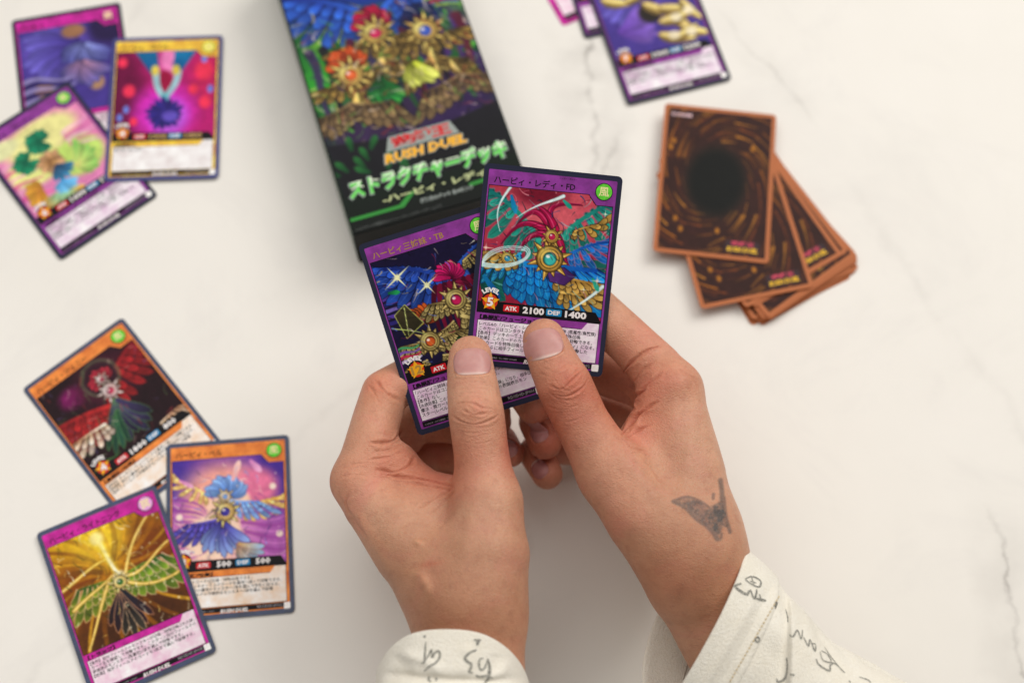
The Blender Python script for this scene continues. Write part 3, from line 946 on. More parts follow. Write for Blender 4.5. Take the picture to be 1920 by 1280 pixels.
R_held = [[0.9981939146665664, 0.05237089493311858, 0.02943124337399248], [-0.03489732277231302, 0.9042771171462456, -0.4255174171159144], [-0.048898727856253474, 0.423721824750128, 0.9044715195319646]]
C_held = [12.1299, 229.6608, 103.8537]
R_heldL = [[0.9399662093185241, -0.3407458658192228, 0.018862138437647336], [0.31543662892299795, 0.8463972600932446, -0.42908205653501447], [0.13024307456839174, 0.4092724435308639, 0.9030685513809241]]
C_heldL = [-25.2331, 208.6826, 93.8733]

face_card(C_held, R_held, 'purple card with teal and blue feather picture, held in front under one thumb', 'cards held in the hands',
          art_wind(), M_PURPLE, M_LILAC, name='ハーピィ・レディ・FD', ruby='フェザー・ダンサー', level='5', atk='2100', dfn='1400',
          typ='【鳥獣族/フュージョン/効果】', lines=['レベル4の「ハーピィ・レディ」モンスター 1体 (風属性/鳥獣族)', 'このカードはコンタクトフュージョンでのみ特殊召喚', '【条件】デッキの一番上のカードを墓地へ送って発動できる。',
          '【効果】このカードのカード名は「ハーピィ・レディ」になる。', 'このカードを特殊召喚したターンは魔法カードを発動した', '時、さらに相手フィールドのカード1枚を破壊できる。'], res=2)
face_card(C_heldL, R_heldL, 'purple card with gold lettered name and dark blue picture, held partly behind the other', 'cards held in the hands',
          art_trio(), M_PURPLE, M_LILAC, name='ハーピィ三姉妹・TB', name_mat=M_FOIL, ruby='トライアングル・ビューティー', level='12', lvl_mat=M_FOIL, atk='3300', dfn='2500', val_mat=M_PALEGOLD,
          typ='【鳥獣族/フュージョン/効果】', lines=['「ハーピィ三姉妹」+「ハーピィ・レディ」モンスター', 'このカードはコンタクトフュージョンできる。', '【条件】なし', '【永続効果】このカードの名前は「ハーピィ三姉妹」になり、相手は',
          '魔法・罠カードの効果では自分フィールドの表側表示モン', 'スター(レベル9以下)を破壊できない。'], serial='RD/SD0D-JP001', res=2)

TXT = ['【条件】自分フィールドのモンスターが召喚・特殊召喚された時、', 'カード名を確認して発動できる。このターン自分フィールドの', '表側表示モンスター(風属性)1体を選んで発動できる。', '【効果】相手フィールドのカードを1枚まで選んで破壊する。']
TXT2 = ['手札のこのカードは召喚・特殊召喚できる。', '【条件】デッキの一番上のカードを墓地へ送って発動できる。', '【効果】自分の墓地のモンスター1体を選んで手札に加える。', '相手フィールドの守備表示モンスター1体を選んで破壊']
GT = 'face-up cards scattered on the table'
face_card((-129.57, 134.76, 1.0), flat_rot(.1331), 'orange framed card with violet picture and blue tufts, overlapped by the magenta card', GT,
          art_blossom(), M_ORANGE, M_CREAM, M_BORDER_BLUE, 'ハーピィ・ベル', attr='風', level='3', atk='500', dfn='500', typ='【鳥獣族/効果】', lines=TXT2)
face_card((-187.77, 186.5, .45), flat_rot(.7459), 'orange framed card with dark red winged picture, lying under two other cards', GT,
          art_crimson(), M_ORANGE, M_CREAM, M_BORDER_BLUE, 'ハーピィ・ジェニー', level='4', atk='1800', dfn='800', typ='【鳥獣族/効果】', lines=TXT2[1:])
face_card((-173.97, 101.8, 1.75), flat_rot(.4674, .004), 'magenta card with golden lightning picture, topmost of its three', GT,
          art_lightning(), M_MAGENTA, M_PINKP, M_BORDER_BLUE, 'ハーピィ・ライトニング', attr='罠', stats=False, badge=mat_plain('badge_magenta', (176, 120, 170), .4, .4, .5, 600),
          typ='【トラップ】', lines=TXT, serial='RD/SD0D-JP028')
face_card((-189.42, 357.15, 1.7), flat_rot(.0906), 'gold framed card with magenta and blue picture, topmost of its three', GT,
          art_neon(), M_GOLD, M_PALE, mat_plain('card_border_violet', (44, 48, 98), .35, .25, .6, 60), 'ハーピィ・ネイル', attr='光', level='4', atk='1300', dfn='1400', val_mat=M_FOIL, badge=mat_plain('badge_yellow', (206, 186, 50), .4, .4, .2, 600),
          typ='【鳥獣族】', lines=['風の吹く谷に住む。'], serial='RD/SD0D-JP010')
face_card((-240.16, 372.2, .35), flat_rot(.2589), 'magenta card with dusky violet picture, lying under two other cards', GT,
          art_violet(), M_MAGENTA, M_PINKP, M_BORDER, '風の護り', attr='罠', stats=False, badge=M_MAGENTA, typ='【トラップ】', lines=TXT)
face_card((-236.75, 318.56, 1.0), flat_rot(.7207), 'purple card with lime and pink picture, lying across the violet card', GT,
          art_garden(), M_PURPLE, M_LILAC, M_BORDER, 'ハーピィ・ガーデン', level='6', atk='1600', dfn='1200', typ='【鳥獣族/フュージョン/効果】', lines=TXT)
face_card((69.7, 421.7, 1.4), flat_rot(.328), 'purple card with gold and violet picture beside the deck box, uppermost of its three', GT,
          art_violet(.6, True), M_PURPLE, M_LILAC, M_BORDER, 'ハーピィ・クイーン', level='7', atk='1900', dfn='1200', typ='【鳥獣族/効果】', lines=TXT)
face_card((47.1, 461.4, .9), flat_rot(.299), 'purple card of which only a lower corner shows beneath the gold and violet card', GT,
          art_violet(1.2), M_PURPLE, M_LILAC, M_BORDER, '', level='4', atk='1200', dfn='800')
face_card((25.3, 471.1, .35), flat_rot(.491), 'pink bordered card of which only one corner shows at the top edge', GT,
          art_garden(1.2), M_MAGENTA, M_PINKP, M_MAGENTA, '', stats=False, attr='罠', badge=M_MAGENTA)

# ------------------------------------------------ the face-down deck
BACK_ART = art_back()
back_proto = {}


def back_card(pos, rot3, label, group, full=True):
    e = card_root(pos, rot3, label, group)
    if not back_proto:
        b = slab('card_body', CARD_OUT, -0.30, 0, (M_EDGE_BROWN, M_EDGE_BROWN), e)
        pic = BACK_ART.build('picture', -27.3, 40.8, .03, PRINT, e)
        v, f = text_mesh('KONAMI', width=10.5, bold=.04)
        t1 = sheet2d('maker_text', v + [-25.4, 36.2], f, .07, mat_plain('ink_pinkish', (226, 190, 196), .4), e)
        parts = [b, pic, t1]
        lg = sheet2d('logo_plate', *one(rrect(17.5, 6.6, 1.2, 15.6, -35.6, 3)), .06, mat_plain('logo_dark', (52, 30, 36), .4), e)
        v, f = text_mesh('遊戯王', width=12, align='CENTER', bold=.03)
        v[:, 1] *= 2.4 / v[:, 1].max()
        l1 = sheet2d('logo_symbol', v + [15.6, -34.9], f, .09, mat_plain('ink_logo_pink', (206, 66, 92), .4), e)
        v, f = text_mesh('RUSH DUEL', width=15.8, align='CENTER', bold=.045, shear=.2)
        v[:, 1] *= 2.4 / v[:, 1].max()
        l2 = sheet2d('logo_text', v + [15.6, -38.2], f, .09, mat_plain('ink_logo_yellow', (236, 186, 40), .4), e)
        parts += [lg, l1, l2]
        back_proto['parts'] = parts
    else:
        for p in back_proto['parts'] if full else back_proto['parts'][:2]:
            c = p.copy()
            COL.objects.link(c)
            c.parent = e
    return e


GD = 'face-down cards of the deck'
N = 15
back_card((101.5, 325.9, 6.9), flat_rot(-.068, -.002), 'brown face-down card with dark oval, topmost and straightest on the deck', GD)
back_card((111.2, 303.9, 6.3), flat_rot(.259), 'brown face-down card directly beneath the topmost card of the deck', GD)
back_card((118.0, 308.8, 5.8), flat_rot(.569), 'brown face-down card, third from the top of the deck, its corner logo showing', GD)
back_card((120.6, 309.6, 5.4), flat_rot(.60), 'brown face-down card, fourth from the top of the deck, its lower edge showing', GD)
for i in range(N):
    j = np.random.default_rng(40 + i).normal(size=3)
    back_card((125.9 + j[0] * 1.1 - .1 * i, 302.4 + j[1] * 1.1 + .14 * i, .32 + .335 * i), flat_rot(.54 + .11 * i / N + .035 * j[2]), 'brown face-down card in the thick lower pile of the deck', 'cards in the lower pile', full=(i == N - 1))


# ---------------------------------------------------------------- the deck box
def build_box():
    BW, BL, BH = 90.0, 178.0, 34.0
    e = bpy.data.objects.new('deck_box', None)
    COL.objects.link(e)
    th = math.radians(20.4)
    e.location = (-79.6 * MM, 273.4 * MM, 0.0)
    e.rotation_euler = (0, 0, th)
    tag(e, 'green and black cardboard deck box lying flat above the held cards', 'box')
    m_side = mat_plain('carton_black', (12, 14, 13), .5, .12, .2, 60)
    m_core = mat_plain('carton_green_edge', (24, 52, 34), .4, .4, .3, 60)
    bm = bmesh.new()
    bmesh.ops.create_cube(bm, size=1)
    bmesh.ops.scale(bm, vec=(BW, BL, BH), verts=bm.verts)
    bmesh.ops.translate(bm, vec=(BW / 2, BL / 2, BH / 2), verts=bm.verts)
    bmesh.ops.bevel(bm, geom=bm.edges[:], offset=.7, segments=2, affect='EDGES')
    bmesh.ops.scale(bm, vec=(MM,) * 3, verts=bm.verts)
    me = bpy.data.meshes.new('carton_body')
    bm.to_mesh(me); bm.free()
    me.materials.append(m_side)
    obj('carton_body', me, None, e)
    # printed front
    A = Art(88.8, BL - 1.2, .8, (26, 60, 36))
    top = A.asp
    yb = lambda mm: top - mm / 88.8          # mm above the bottom edge -> v
    X = lambda mm: mm / 88.8
    for q in [(.12, yb(120), .3, .5, (30, 92, 46), .9), (.9, yb(110), .3, .3, (60, 130, 50), .9), (.2, yb(80), .25, .3, (46, 150, 44), .8), (.85, yb(85), .2, .3, (74, 44, 110), .9),
              (.5, yb(150), .34, .35, (26, 52, 140), .6), (.6, yb(170), .5, .2, (40, 96, 190), .8), (.4, yb(110), .3, .12, (150, 190, 60), .8), (.75, yb(60), .3, .25, (48, 30, 74), .8), (.3, yb(55), .3, .2, (50, 34, 66), .8)]:
        A.blob(*q)
    g = np.random.default_rng(5)
    for k in range(60):
        x, y = g.uniform(0, .3) if k % 2 else g.uniform(.7, 1.0), yb(g.uniform(60, 150))
        A.leaf(x, y, g.uniform(0, 360), g.uniform(.08, .2), .02, (24, 84, 36), (90, 180, 60) if k % 3 else (20, 60, 40))
    A.wing(.52, yb(112), -1, .62, .5, 34, (16, 28, 96), (48, 100, 200), (10, 16, 60), None, 12)
    A.wing(.50, yb(114), 1, .62, .5, 34, (16, 28, 96), (48, 100, 200), (10, 16, 60), None, 12)
    for k in range(10): A.stroke([(.8, yb(112 + 3 * k)), (.9, yb(114 + 3 * k)), (1, yb(110 + 3 * k))], .012, .005, (170, 60, 60) if k % 2 else (150, 190, 80))
    for k in range(12):
        x = .06 + .08 * k
        A.stroke([(x, yb(104)), (x + .05, yb(90)), (x - .05, yb(76)), (x + .03, yb(56))], .03, .012, [(58, 34, 88), (24, 16, 30), (30, 84, 40), (90, 20, 40)][k % 4], al=.85)
    for x, y, w_ in ((.46, 104, .26), (.25, 84, .24), (.74, 98, .26)):
        for sd in (-1, 1):
            A.wing(x, yb(y - 4), sd, w_ * .8, .1, -10, (70, 54, 24), (184, 150, 74), (26, 18, 12), (40, 28, 14), 6, (1.0, .6), .085)
            A.wing(x + .03 * sd, yb(y - 15), sd, w_ * .7, -.3, -70, (64, 48, 24), (170, 138, 70), (26, 18, 12), (40, 28, 14), 6, (1.0, .6), .085)
        A.shard(x, yb(y - 8), -90, .16, .035, (170, 140, 70))
        for k in range(3): A.shard(x - .08 + .08 * k, yb(y - 18), -110 + 20 * k, .12, .025, (150, 124, 64))
    A.fan(.46, yb(112), 0, 180, 11, .12, .12, .03, (150, 16, 50), (196, 24, 70), (60, 0, 20), .1)
    A.fan(.25, yb(92), 0, 180, 11, .12, .12, .03, (150, 44, 20), (220, 92, 40), (70, 20, 8), .1)
    A.fan(.74, yb(106), 0, 180, 12, .13, .13, .035, (14, 22, 60), (26, 44, 104), (8, 10, 26), .1)
    for x, y, gm in ((.46, 106, (200, 40, 90)), (.25, 86, (220, 100, 50)), (.74, 100, (60, 90, 190))):
        A.medal(x, yb(y), .075, (196, 160, 84), gm, 12)
    A.fan(.42, yb(80), -130, -60, 7, .18, .2, .03, (16, 90, 40), (40, 150, 60), (8, 40, 20), .1)
    A.fan(.62, yb(84), -120, -50, 6, .16, .18, .03, (180, 190, 50), (220, 226, 110), (70, 70, 20), .1)
    for x0, s_ in ((.2, 1), (.85, -1)):
        A.wing(x0, yb(70), s_, .26, -.2, -60, (70, 54, 36), (136, 110, 76), (30, 22, 20), None, 7, (1.0, .6), .09)
        A.wing(x0, yb(70), -s_, .22, -.2, -50, (70, 54, 36), (136, 110, 76), (30, 22, 20), None, 7, (1.0, .6), .09)
    A.filigree(260, [(20, 14, 20), (220, 200, 120), (60, 40, 90), (90, 170, 60), (230, 210, 190), (150, 40, 40)], 41, (0, .3, 1, .75), .06, .004)
    A.poly([(0, yb(50)), (.3, yb(46)), (.6, yb(44)), (1, yb(50)), (1, top + .1), (0, top + .1)], (24, 22, 30), (9, 14, 12), (0, 1))
    for k in range(14): A.leaf(g.uniform(0, .4), yb(g.uniform(24, 46)), g.uniform(20, 160), .1, .02, (14, 60, 30), (40, 110, 50))
    A.poly([(0, yb(19)), (1, yb(19)), (1, top + .1), (0, top + .1)], (10, 24, 15), (8, 9, 9), (0, 1))
    A.mottle(14, .12)
    A.build('front_print', .6, BL - .6, BH + .05, PRINT_BOX, e)
    mg = mat_plain('ink_bright_green', (84, 206, 66), .3, .5)
    mw = mat_plain('ink_silver_white', (226, 242, 212), .3, .5)
    mgr = mat_plain('ink_steel', (140, 150, 144), .3, .5)

    def line(nm, txt, cx, y, w, h, mt, z, bold=.04, shear=.0):
        v, f = text_mesh(txt, width=w, align='CENTER', bold=bold, shear=shear)
        v[:, 1] -= v[:, 1].min()
        v[:, 1] *= h / v[:, 1].max()
        return sheet2d(nm, v + [cx, y], f, BH + z, mt, e)
    line('title_outline', 'ストラクチャーデッキ', 45, 17.4, 83, 12.2, mgr, .10, .08, .1)
    line('title_text', 'ストラクチャーデッキ', 45, 18.2, 81.5, 10.6, mg, .14, .05, .1)
    line('title_shine', 'ストラクチャーデッキ', 45.9, 23.2, 81.0, 5.2, mw, .18, .015, .1)
    line('subtitle_text', '-ハーピィ・レディ-', 47, 11.8, 56, 4.2, mat_plain('ink_pale_olive', (196, 206, 150), .4), .10)
    for x in (0,):
        plate = np.array([(28, 38.6), (66, 38.6), (63, 46.5), (31, 46.5)])
        sheet2d('logo_plate', *one(plate), BH + .10, mgr, e)
    line('logo_symbol', '遊戯王', 47, 39.2, 31, 7.0, mat_plain('ink_logo_red', (206, 30, 36), .35), .14, .05)
    line('logo_outline', 'RUSH DUEL', 47, 31.6, 44, 6.6, mgr, .10, .09, .2)
    line('logo_text', 'RUSH DUEL', 47, 32.2, 42.5, 5.4, mat_plain('ink_logo_orange', (244, 178, 26), .35), .14, .05, .2)
    line('notice_text', '構築済みデッキ 全40枚入り', 50, 6.6, 27, 2.5, mgr, .10)
    line('small_print', 'これはデッキ構築済みのトレーディングカードゲームです', 24, 1.6, 44, 1.8, mat_plain('ink_dim_grey', (92, 96, 94), .4), .10, .0)
    gl = [(1, 7.2), (1, 9.0), (26, 9.0), (33, 14.2), (36, 14.2), (28, 7.2)]
    sheet2d('green_stripe', *one(np.array(gl)), BH + .08, mat_plain('ink_green', (44, 140, 50), .35), e)
    gl = [(62, 8.4), (62, 10.2), (88, 11.2), (88, 9.4)]
    sheet2d('green_stripe', *one(np.array(gl)), BH + .08, bpy.data.materials['ink_green'], e)
    sheet2d('pink_mark', *one(rrect(6, 5, 1, 72, 5.4, 3)), BH + .10, mat_plain('ink_pink_white', (236, 176, 170), .35), e)
    # lid seam and tucked flap
    sheet2d('lid_seam', np.array([(.5, 139.6), (89.5, 139.6), (89.5, 140.0), (.5, 140.0)]), [[0, 1, 2, 3]], BH + .11, m_side, e)
    v = np.array([(-.06, 2, 2), (-.06, BL - 2, 2), (-.06, BL - 2, BH - 1), (-.06, 2, BH - 1)])
    obj('side_print', mk_mesh('side_print', v * MM, [[3, 2, 1, 0]]), m_core, e)
    v = np.array([(20, -.25, BH - .6), (70, -.25, BH - .6), (66, -.25, 9), (24, -.25, 9), (20, .2, BH - .6), (70, .2, BH - .6), (66, .2, 9), (24, .2, 9)])
    obj('tuck_flap', mk_mesh('tuck_flap', v * MM, [[3, 2, 1, 0], [4, 5, 6, 7], [0, 1, 5, 4], [2, 3, 7, 6], [1, 2, 6, 5], [3, 0, 4, 7]]), m_side, e)


build_box()


# ---------------------------------------------------------------- the hands: a smooth blended body, meshed at half a millimetre
def unit(v): return v / (np.linalg.norm(v) + 1e-12)


def smin(a, b, k):
    h = np.maximum(k - np.abs(a - b), 0) / k
    return np.minimum(a, b) - h * h * k * 0.25


def smax(a, b, k): return -smin(-a, -b, k)


class Chain:
    """tapered limb through points (px, py, depth, radius mm); flat < 1 squeezes it along axis n"""

    def __init__(s, pts, flat=None, n=None, k=0.0):
        s.p = [P(*q[:3]) for q in pts]
        s.r = [q[3] for q in pts]
        s.flat, s.n, s.k = flat, n, k
        s.rmax = max(s.r)

    def __call__(s, V):
        out = None
        vlo, vhi = V.min(0) - s.rmax - 13, V.max(0) + s.rmax + 13
        for i in range(len(s.p) - 1):
            a, b = s.p[i], s.p[i + 1]
            if (np.maximum(a, b) < vlo).any() or (np.minimum(a, b) > vhi).any(): continue
            ab = b - a
            q = V - a
            t = np.clip(q @ ab / (ab @ ab), 0, 1)
            tt = t * t * (3 - 2 * t) * .35 + t * .65
            r = s.r[i] + (s.r[i + 1] - s.r[i]) * tt
            q = q - t[:, None] * ab
            if s.flat is not None:
                fl = s.flat[i] + (s.flat[i + 1] - s.flat[i]) * t
                nn = unit(s.n - (s.n @ unit(ab)) * unit(ab))
                c = q @ nn
                q = q + (c * (1 / fl - 1))[:, None] * nn
            d = np.sqrt((q * q).sum(1)) - r
            out = d if out is None else (smin(out, d, s.k) if s.k else np.minimum(out, d))
        return np.full(len(V), 60.0) if out is None else out


class Ball:
    def __init__(s, px, py, dep, r, sc=(1, 1, 1)):
        s.c = P(px, py, dep)
        s.r = r
        s.sc = np.array(sc, float)      # along image right, image up, depth

    def __call__(s, V):
        q = V - s.c
        q = np.stack([q @ CAM_R / s.sc[0], q @ CAM_U / s.sc[1], q @ CAM_D / s.sc[2]], 1)
        return (np.sqrt((q * q).sum(1)) - s.r) * s.sc.min()


def surface_nets(fn, lo, hi, h):
    n = np.ceil((hi - lo) / h).astype(int)
    B = 4
    S = 4
    nb = ((n + B - 1) // B + S - 1) // S * S
    n = nb * B
    d = np.full(nb, 1.0)
    act = np.zeros(nb, bool)
    ns = nb // S
    so = np.stack(np.meshgrid(*[np.arange(S)] * 3, indexing='ij'), -1).reshape(-1, 3)
    sc_ = np.argwhere(np.ones(ns, bool))
    dc = np.concatenate([fn(lo + h * ((sc_[c:c + 400] + .5) * S * B)) for c in range(0, len(sc_), 400)])
    d[:] = np.repeat(np.repeat(np.repeat(np.where(dc > 0, 1., -1.).reshape(ns), S, 0), S, 1), S, 2)
    for q in sc_[np.abs(dc) < h * B * S * 1.15 + 1]:
        I = q * S + so
        dd = fn(lo + h * (I * B + (B - 1) / 2))
        d[I[:, 0], I[:, 1], I[:, 2]] = dd
        act[I[:, 0], I[:, 1], I[:, 2]] = np.abs(dd) < h * B * 1.15 + .5
    d = d.ravel()
    val = np.repeat(np.repeat(np.repeat(np.where(d > 0, 1., -1.).astype(np.float32).reshape(nb), B, 0), B, 1), B, 2)
    ai = np.argwhere(act.reshape(nb))
    off = np.stack(np.meshgrid(*[np.arange(B)] * 3, indexing='ij'), -1).reshape(-1, 3)
    key = (ai // 8) @ np.array([1000000, 1000, 1])
    ai = ai[np.argsort(key, kind='stable')]
    for c in range(0, len(ai), 160):
        I = (ai[c:c + 160, None, :] * B + off[None]).reshape(-1, 3)
        val[I[:, 0], I[:, 1], I[:, 2]] = fn(lo + I * h)
    s = val < 0
    cs = [s[i:n[0] - 1 + i, j:n[1] - 1 + j, k:n[2] - 1 + k] for i in (0, 1) for j in (0, 1) for k in (0, 1)]
    cnt = sum(c.astype(np.int8) for c in cs)
    cells = np.argwhere((cnt > 0) & (cnt < 8))
    cid = -np.ones(n - 1, np.int32)
    cid[cells[:, 0], cells[:, 1], cells[:, 2]] = np.arange(len(cells))
    cv = np.stack([val[cells[:, 0] + i, cells[:, 1] + j, cells[:, 2] + k] for i in (0, 1) for j in (0, 1) for k in (0, 1)], 1)
    co = np.array([(i, j, k) for i in (0, 1) for j in (0, 1) for k in (0, 1)], float)
    acc = np.zeros((len(cells), 3))
    num = np.zeros(len(cells))
    for a in range(8):
        for b in range(a + 1, 8):
            if np.abs(co[a] - co[b]).sum() != 1: continue
            m_ = (cv[:, a] < 0) != (cv[:, b] < 0)
            t = cv[:, a] / (cv[:, a] - cv[:, b] + 1e-12)
            pt = co[a] + t[:, None] * (co[b] - co[a])
            acc[m_] += pt[m_]
            num += m_
    verts = lo + (cells + acc / num[:, None]) * h
    quads = []
    for ax in range(3):
        a1, a2 = (ax + 1) % 3, (ax + 2) % 3
        sl0 = [slice(1, -1)] * 3; sl1 = [slice(1, -1)] * 3
        sl0[ax] = slice(0, -1); sl1[ax] = slice(1, None)
        A_, B_ = s[tuple(sl0)], s[tuple(sl1)]
        e = np.argwhere(A_ != B_)
        base = e.copy()
        base[:, a1] += 1; base[:, a2] += 1
        inside = A_[e[:, 0], e[:, 1], e[:, 2]]

        def c(da, db):
            q = base.copy()
            q[:, a1] += da; q[:, a2] += db
            return cid[q[:, 0], q[:, 1], q[:, 2]]
        q = np.stack([c(-1, -1), c(0, -1), c(0, 0), c(-1, 0)], 1)
        q[~inside] = q[~inside][:, ::-1]
        quads.append(q)
    quads = np.concatenate(quads)
    return verts, quads[(quads >= 0).all(1)]


def vnormals(V, Q):
    n = np.cross(V[Q[:, 2]] - V[Q[:, 0]], V[Q[:, 3]] - V[Q[:, 1]])
    out = np.stack([np.bincount(Q.ravel(), np.repeat(n[:, i], 4), len(V)) for i in range(3)], 1)
    return out / (np.linalg.norm(out, axis=1)[:, None] + 1e-12)


def relax(V, Q, it, amt=.5):
    e = np.concatenate([Q[:, [0, 1]], Q[:, [1, 2]], Q[:, [2, 3]], Q[:, [3, 0]]])
    a, b = e[:, 0], e[:, 1]
    deg = np.bincount(a, minlength=len(V)) + 1e-9
    for k in range(it):
        av = np.stack([np.bincount(a, V[b, i], len(V)) for i in range(3)], 1) / deg[:, None]
        V = V + amt * (av - V)
    return V


def poly_dist(x, y, pts):
    pts = np.array(pts, float)
    best = np.full(len(x), 1e9)
    tt = np.zeros(len(x))
    L = max(1, len(pts) - 1)
    for k in range(len(pts) - 1):
        a, b = pts[k], pts[k + 1]
        ab = b - a
        t = np.clip(((x - a[0]) * ab[0] + (y - a[1]) * ab[1]) / (ab @ ab + 1e-9), 0, 1)
        d = np.hypot(x - a[0] - t * ab[0], y - a[1] - t * ab[1])
        q = d < best
        best = np.where(q, d, best)
        tt = np.where(q, (k + t) / L, tt)
    return best, tt


def near_idx(x, y, pl, mg):
    lo, hi = pl.min(0) - mg, pl.max(0) + mg
    return np.nonzero((x > lo[0]) & (x < hi[0]) & (y > lo[1]) & (y < hi[1]))[0]


def in_poly(x, y, pts):
    ins = np.zeros(len(x), bool)
    pts = np.array(pts, float)
    for a, b in zip(pts, np.roll(pts, -1, 0)):
        ins ^= ((a[1] > y) != (b[1] > y)) & (x < (b[0] - a[0]) * (y - a[1]) / (b[1] - a[1] + 1e-9) + a[0])
    return ins


def catmull(pts, n=8):
    p = np.array(pts, float)
    p = np.concatenate([[2 * p[0] - p[1]], p, [2 * p[-1] - p[-2]]])
    out = []
    for i in range(1, len(p) - 2):
        for t in np.linspace(0, 1, n, endpoint=False):
            out.append(.5 * (2 * p[i] + (p[i + 1] - p[i - 1]) * t + (2 * p[i - 1] - 5 * p[i] + 4 * p[i + 1] - p[i + 2]) * t * t + (3 * p[i] - p[i - 1] - 3 * p[i + 1] + p[i + 2]) * t ** 3))
    out.append(p[-2])
    return np.array(out)


N_CARD = np.array([r[2] for r in R_held])          # normal of the held cards, towards the viewer
C_CARD = np.array(C_held)


class Nail:
    """nail plate on a finger end; centre of its cuticle, axis to the tip, width, length (mm)"""

    def __init__(s, cut, tip, face, wd, ln, sq=2.6):
        s.o = cut
        s.t = unit(tip - cut)
        s.n = unit(face - (face @ s.t) * s.t)
        s.w = np.cross(s.t, s.n)
        s.wd, s.ln, s.sq = wd, ln, sq

    def local(s, V):
        q = V - s.o
        return q @ s.w, q @ s.t, q @ s.n

    def sdist(s, u, v):
        """rough signed distance (mm) to the outline: a squarish super-ellipse"""
        a, b = s.wd / 2, s.ln / 2
        x, y = np.abs(u) / a, np.abs(v - b) / b
        rr = (x ** s.sq + y ** s.sq) ** (1 / s.sq)
        return (rr - 1) * min(a, b)


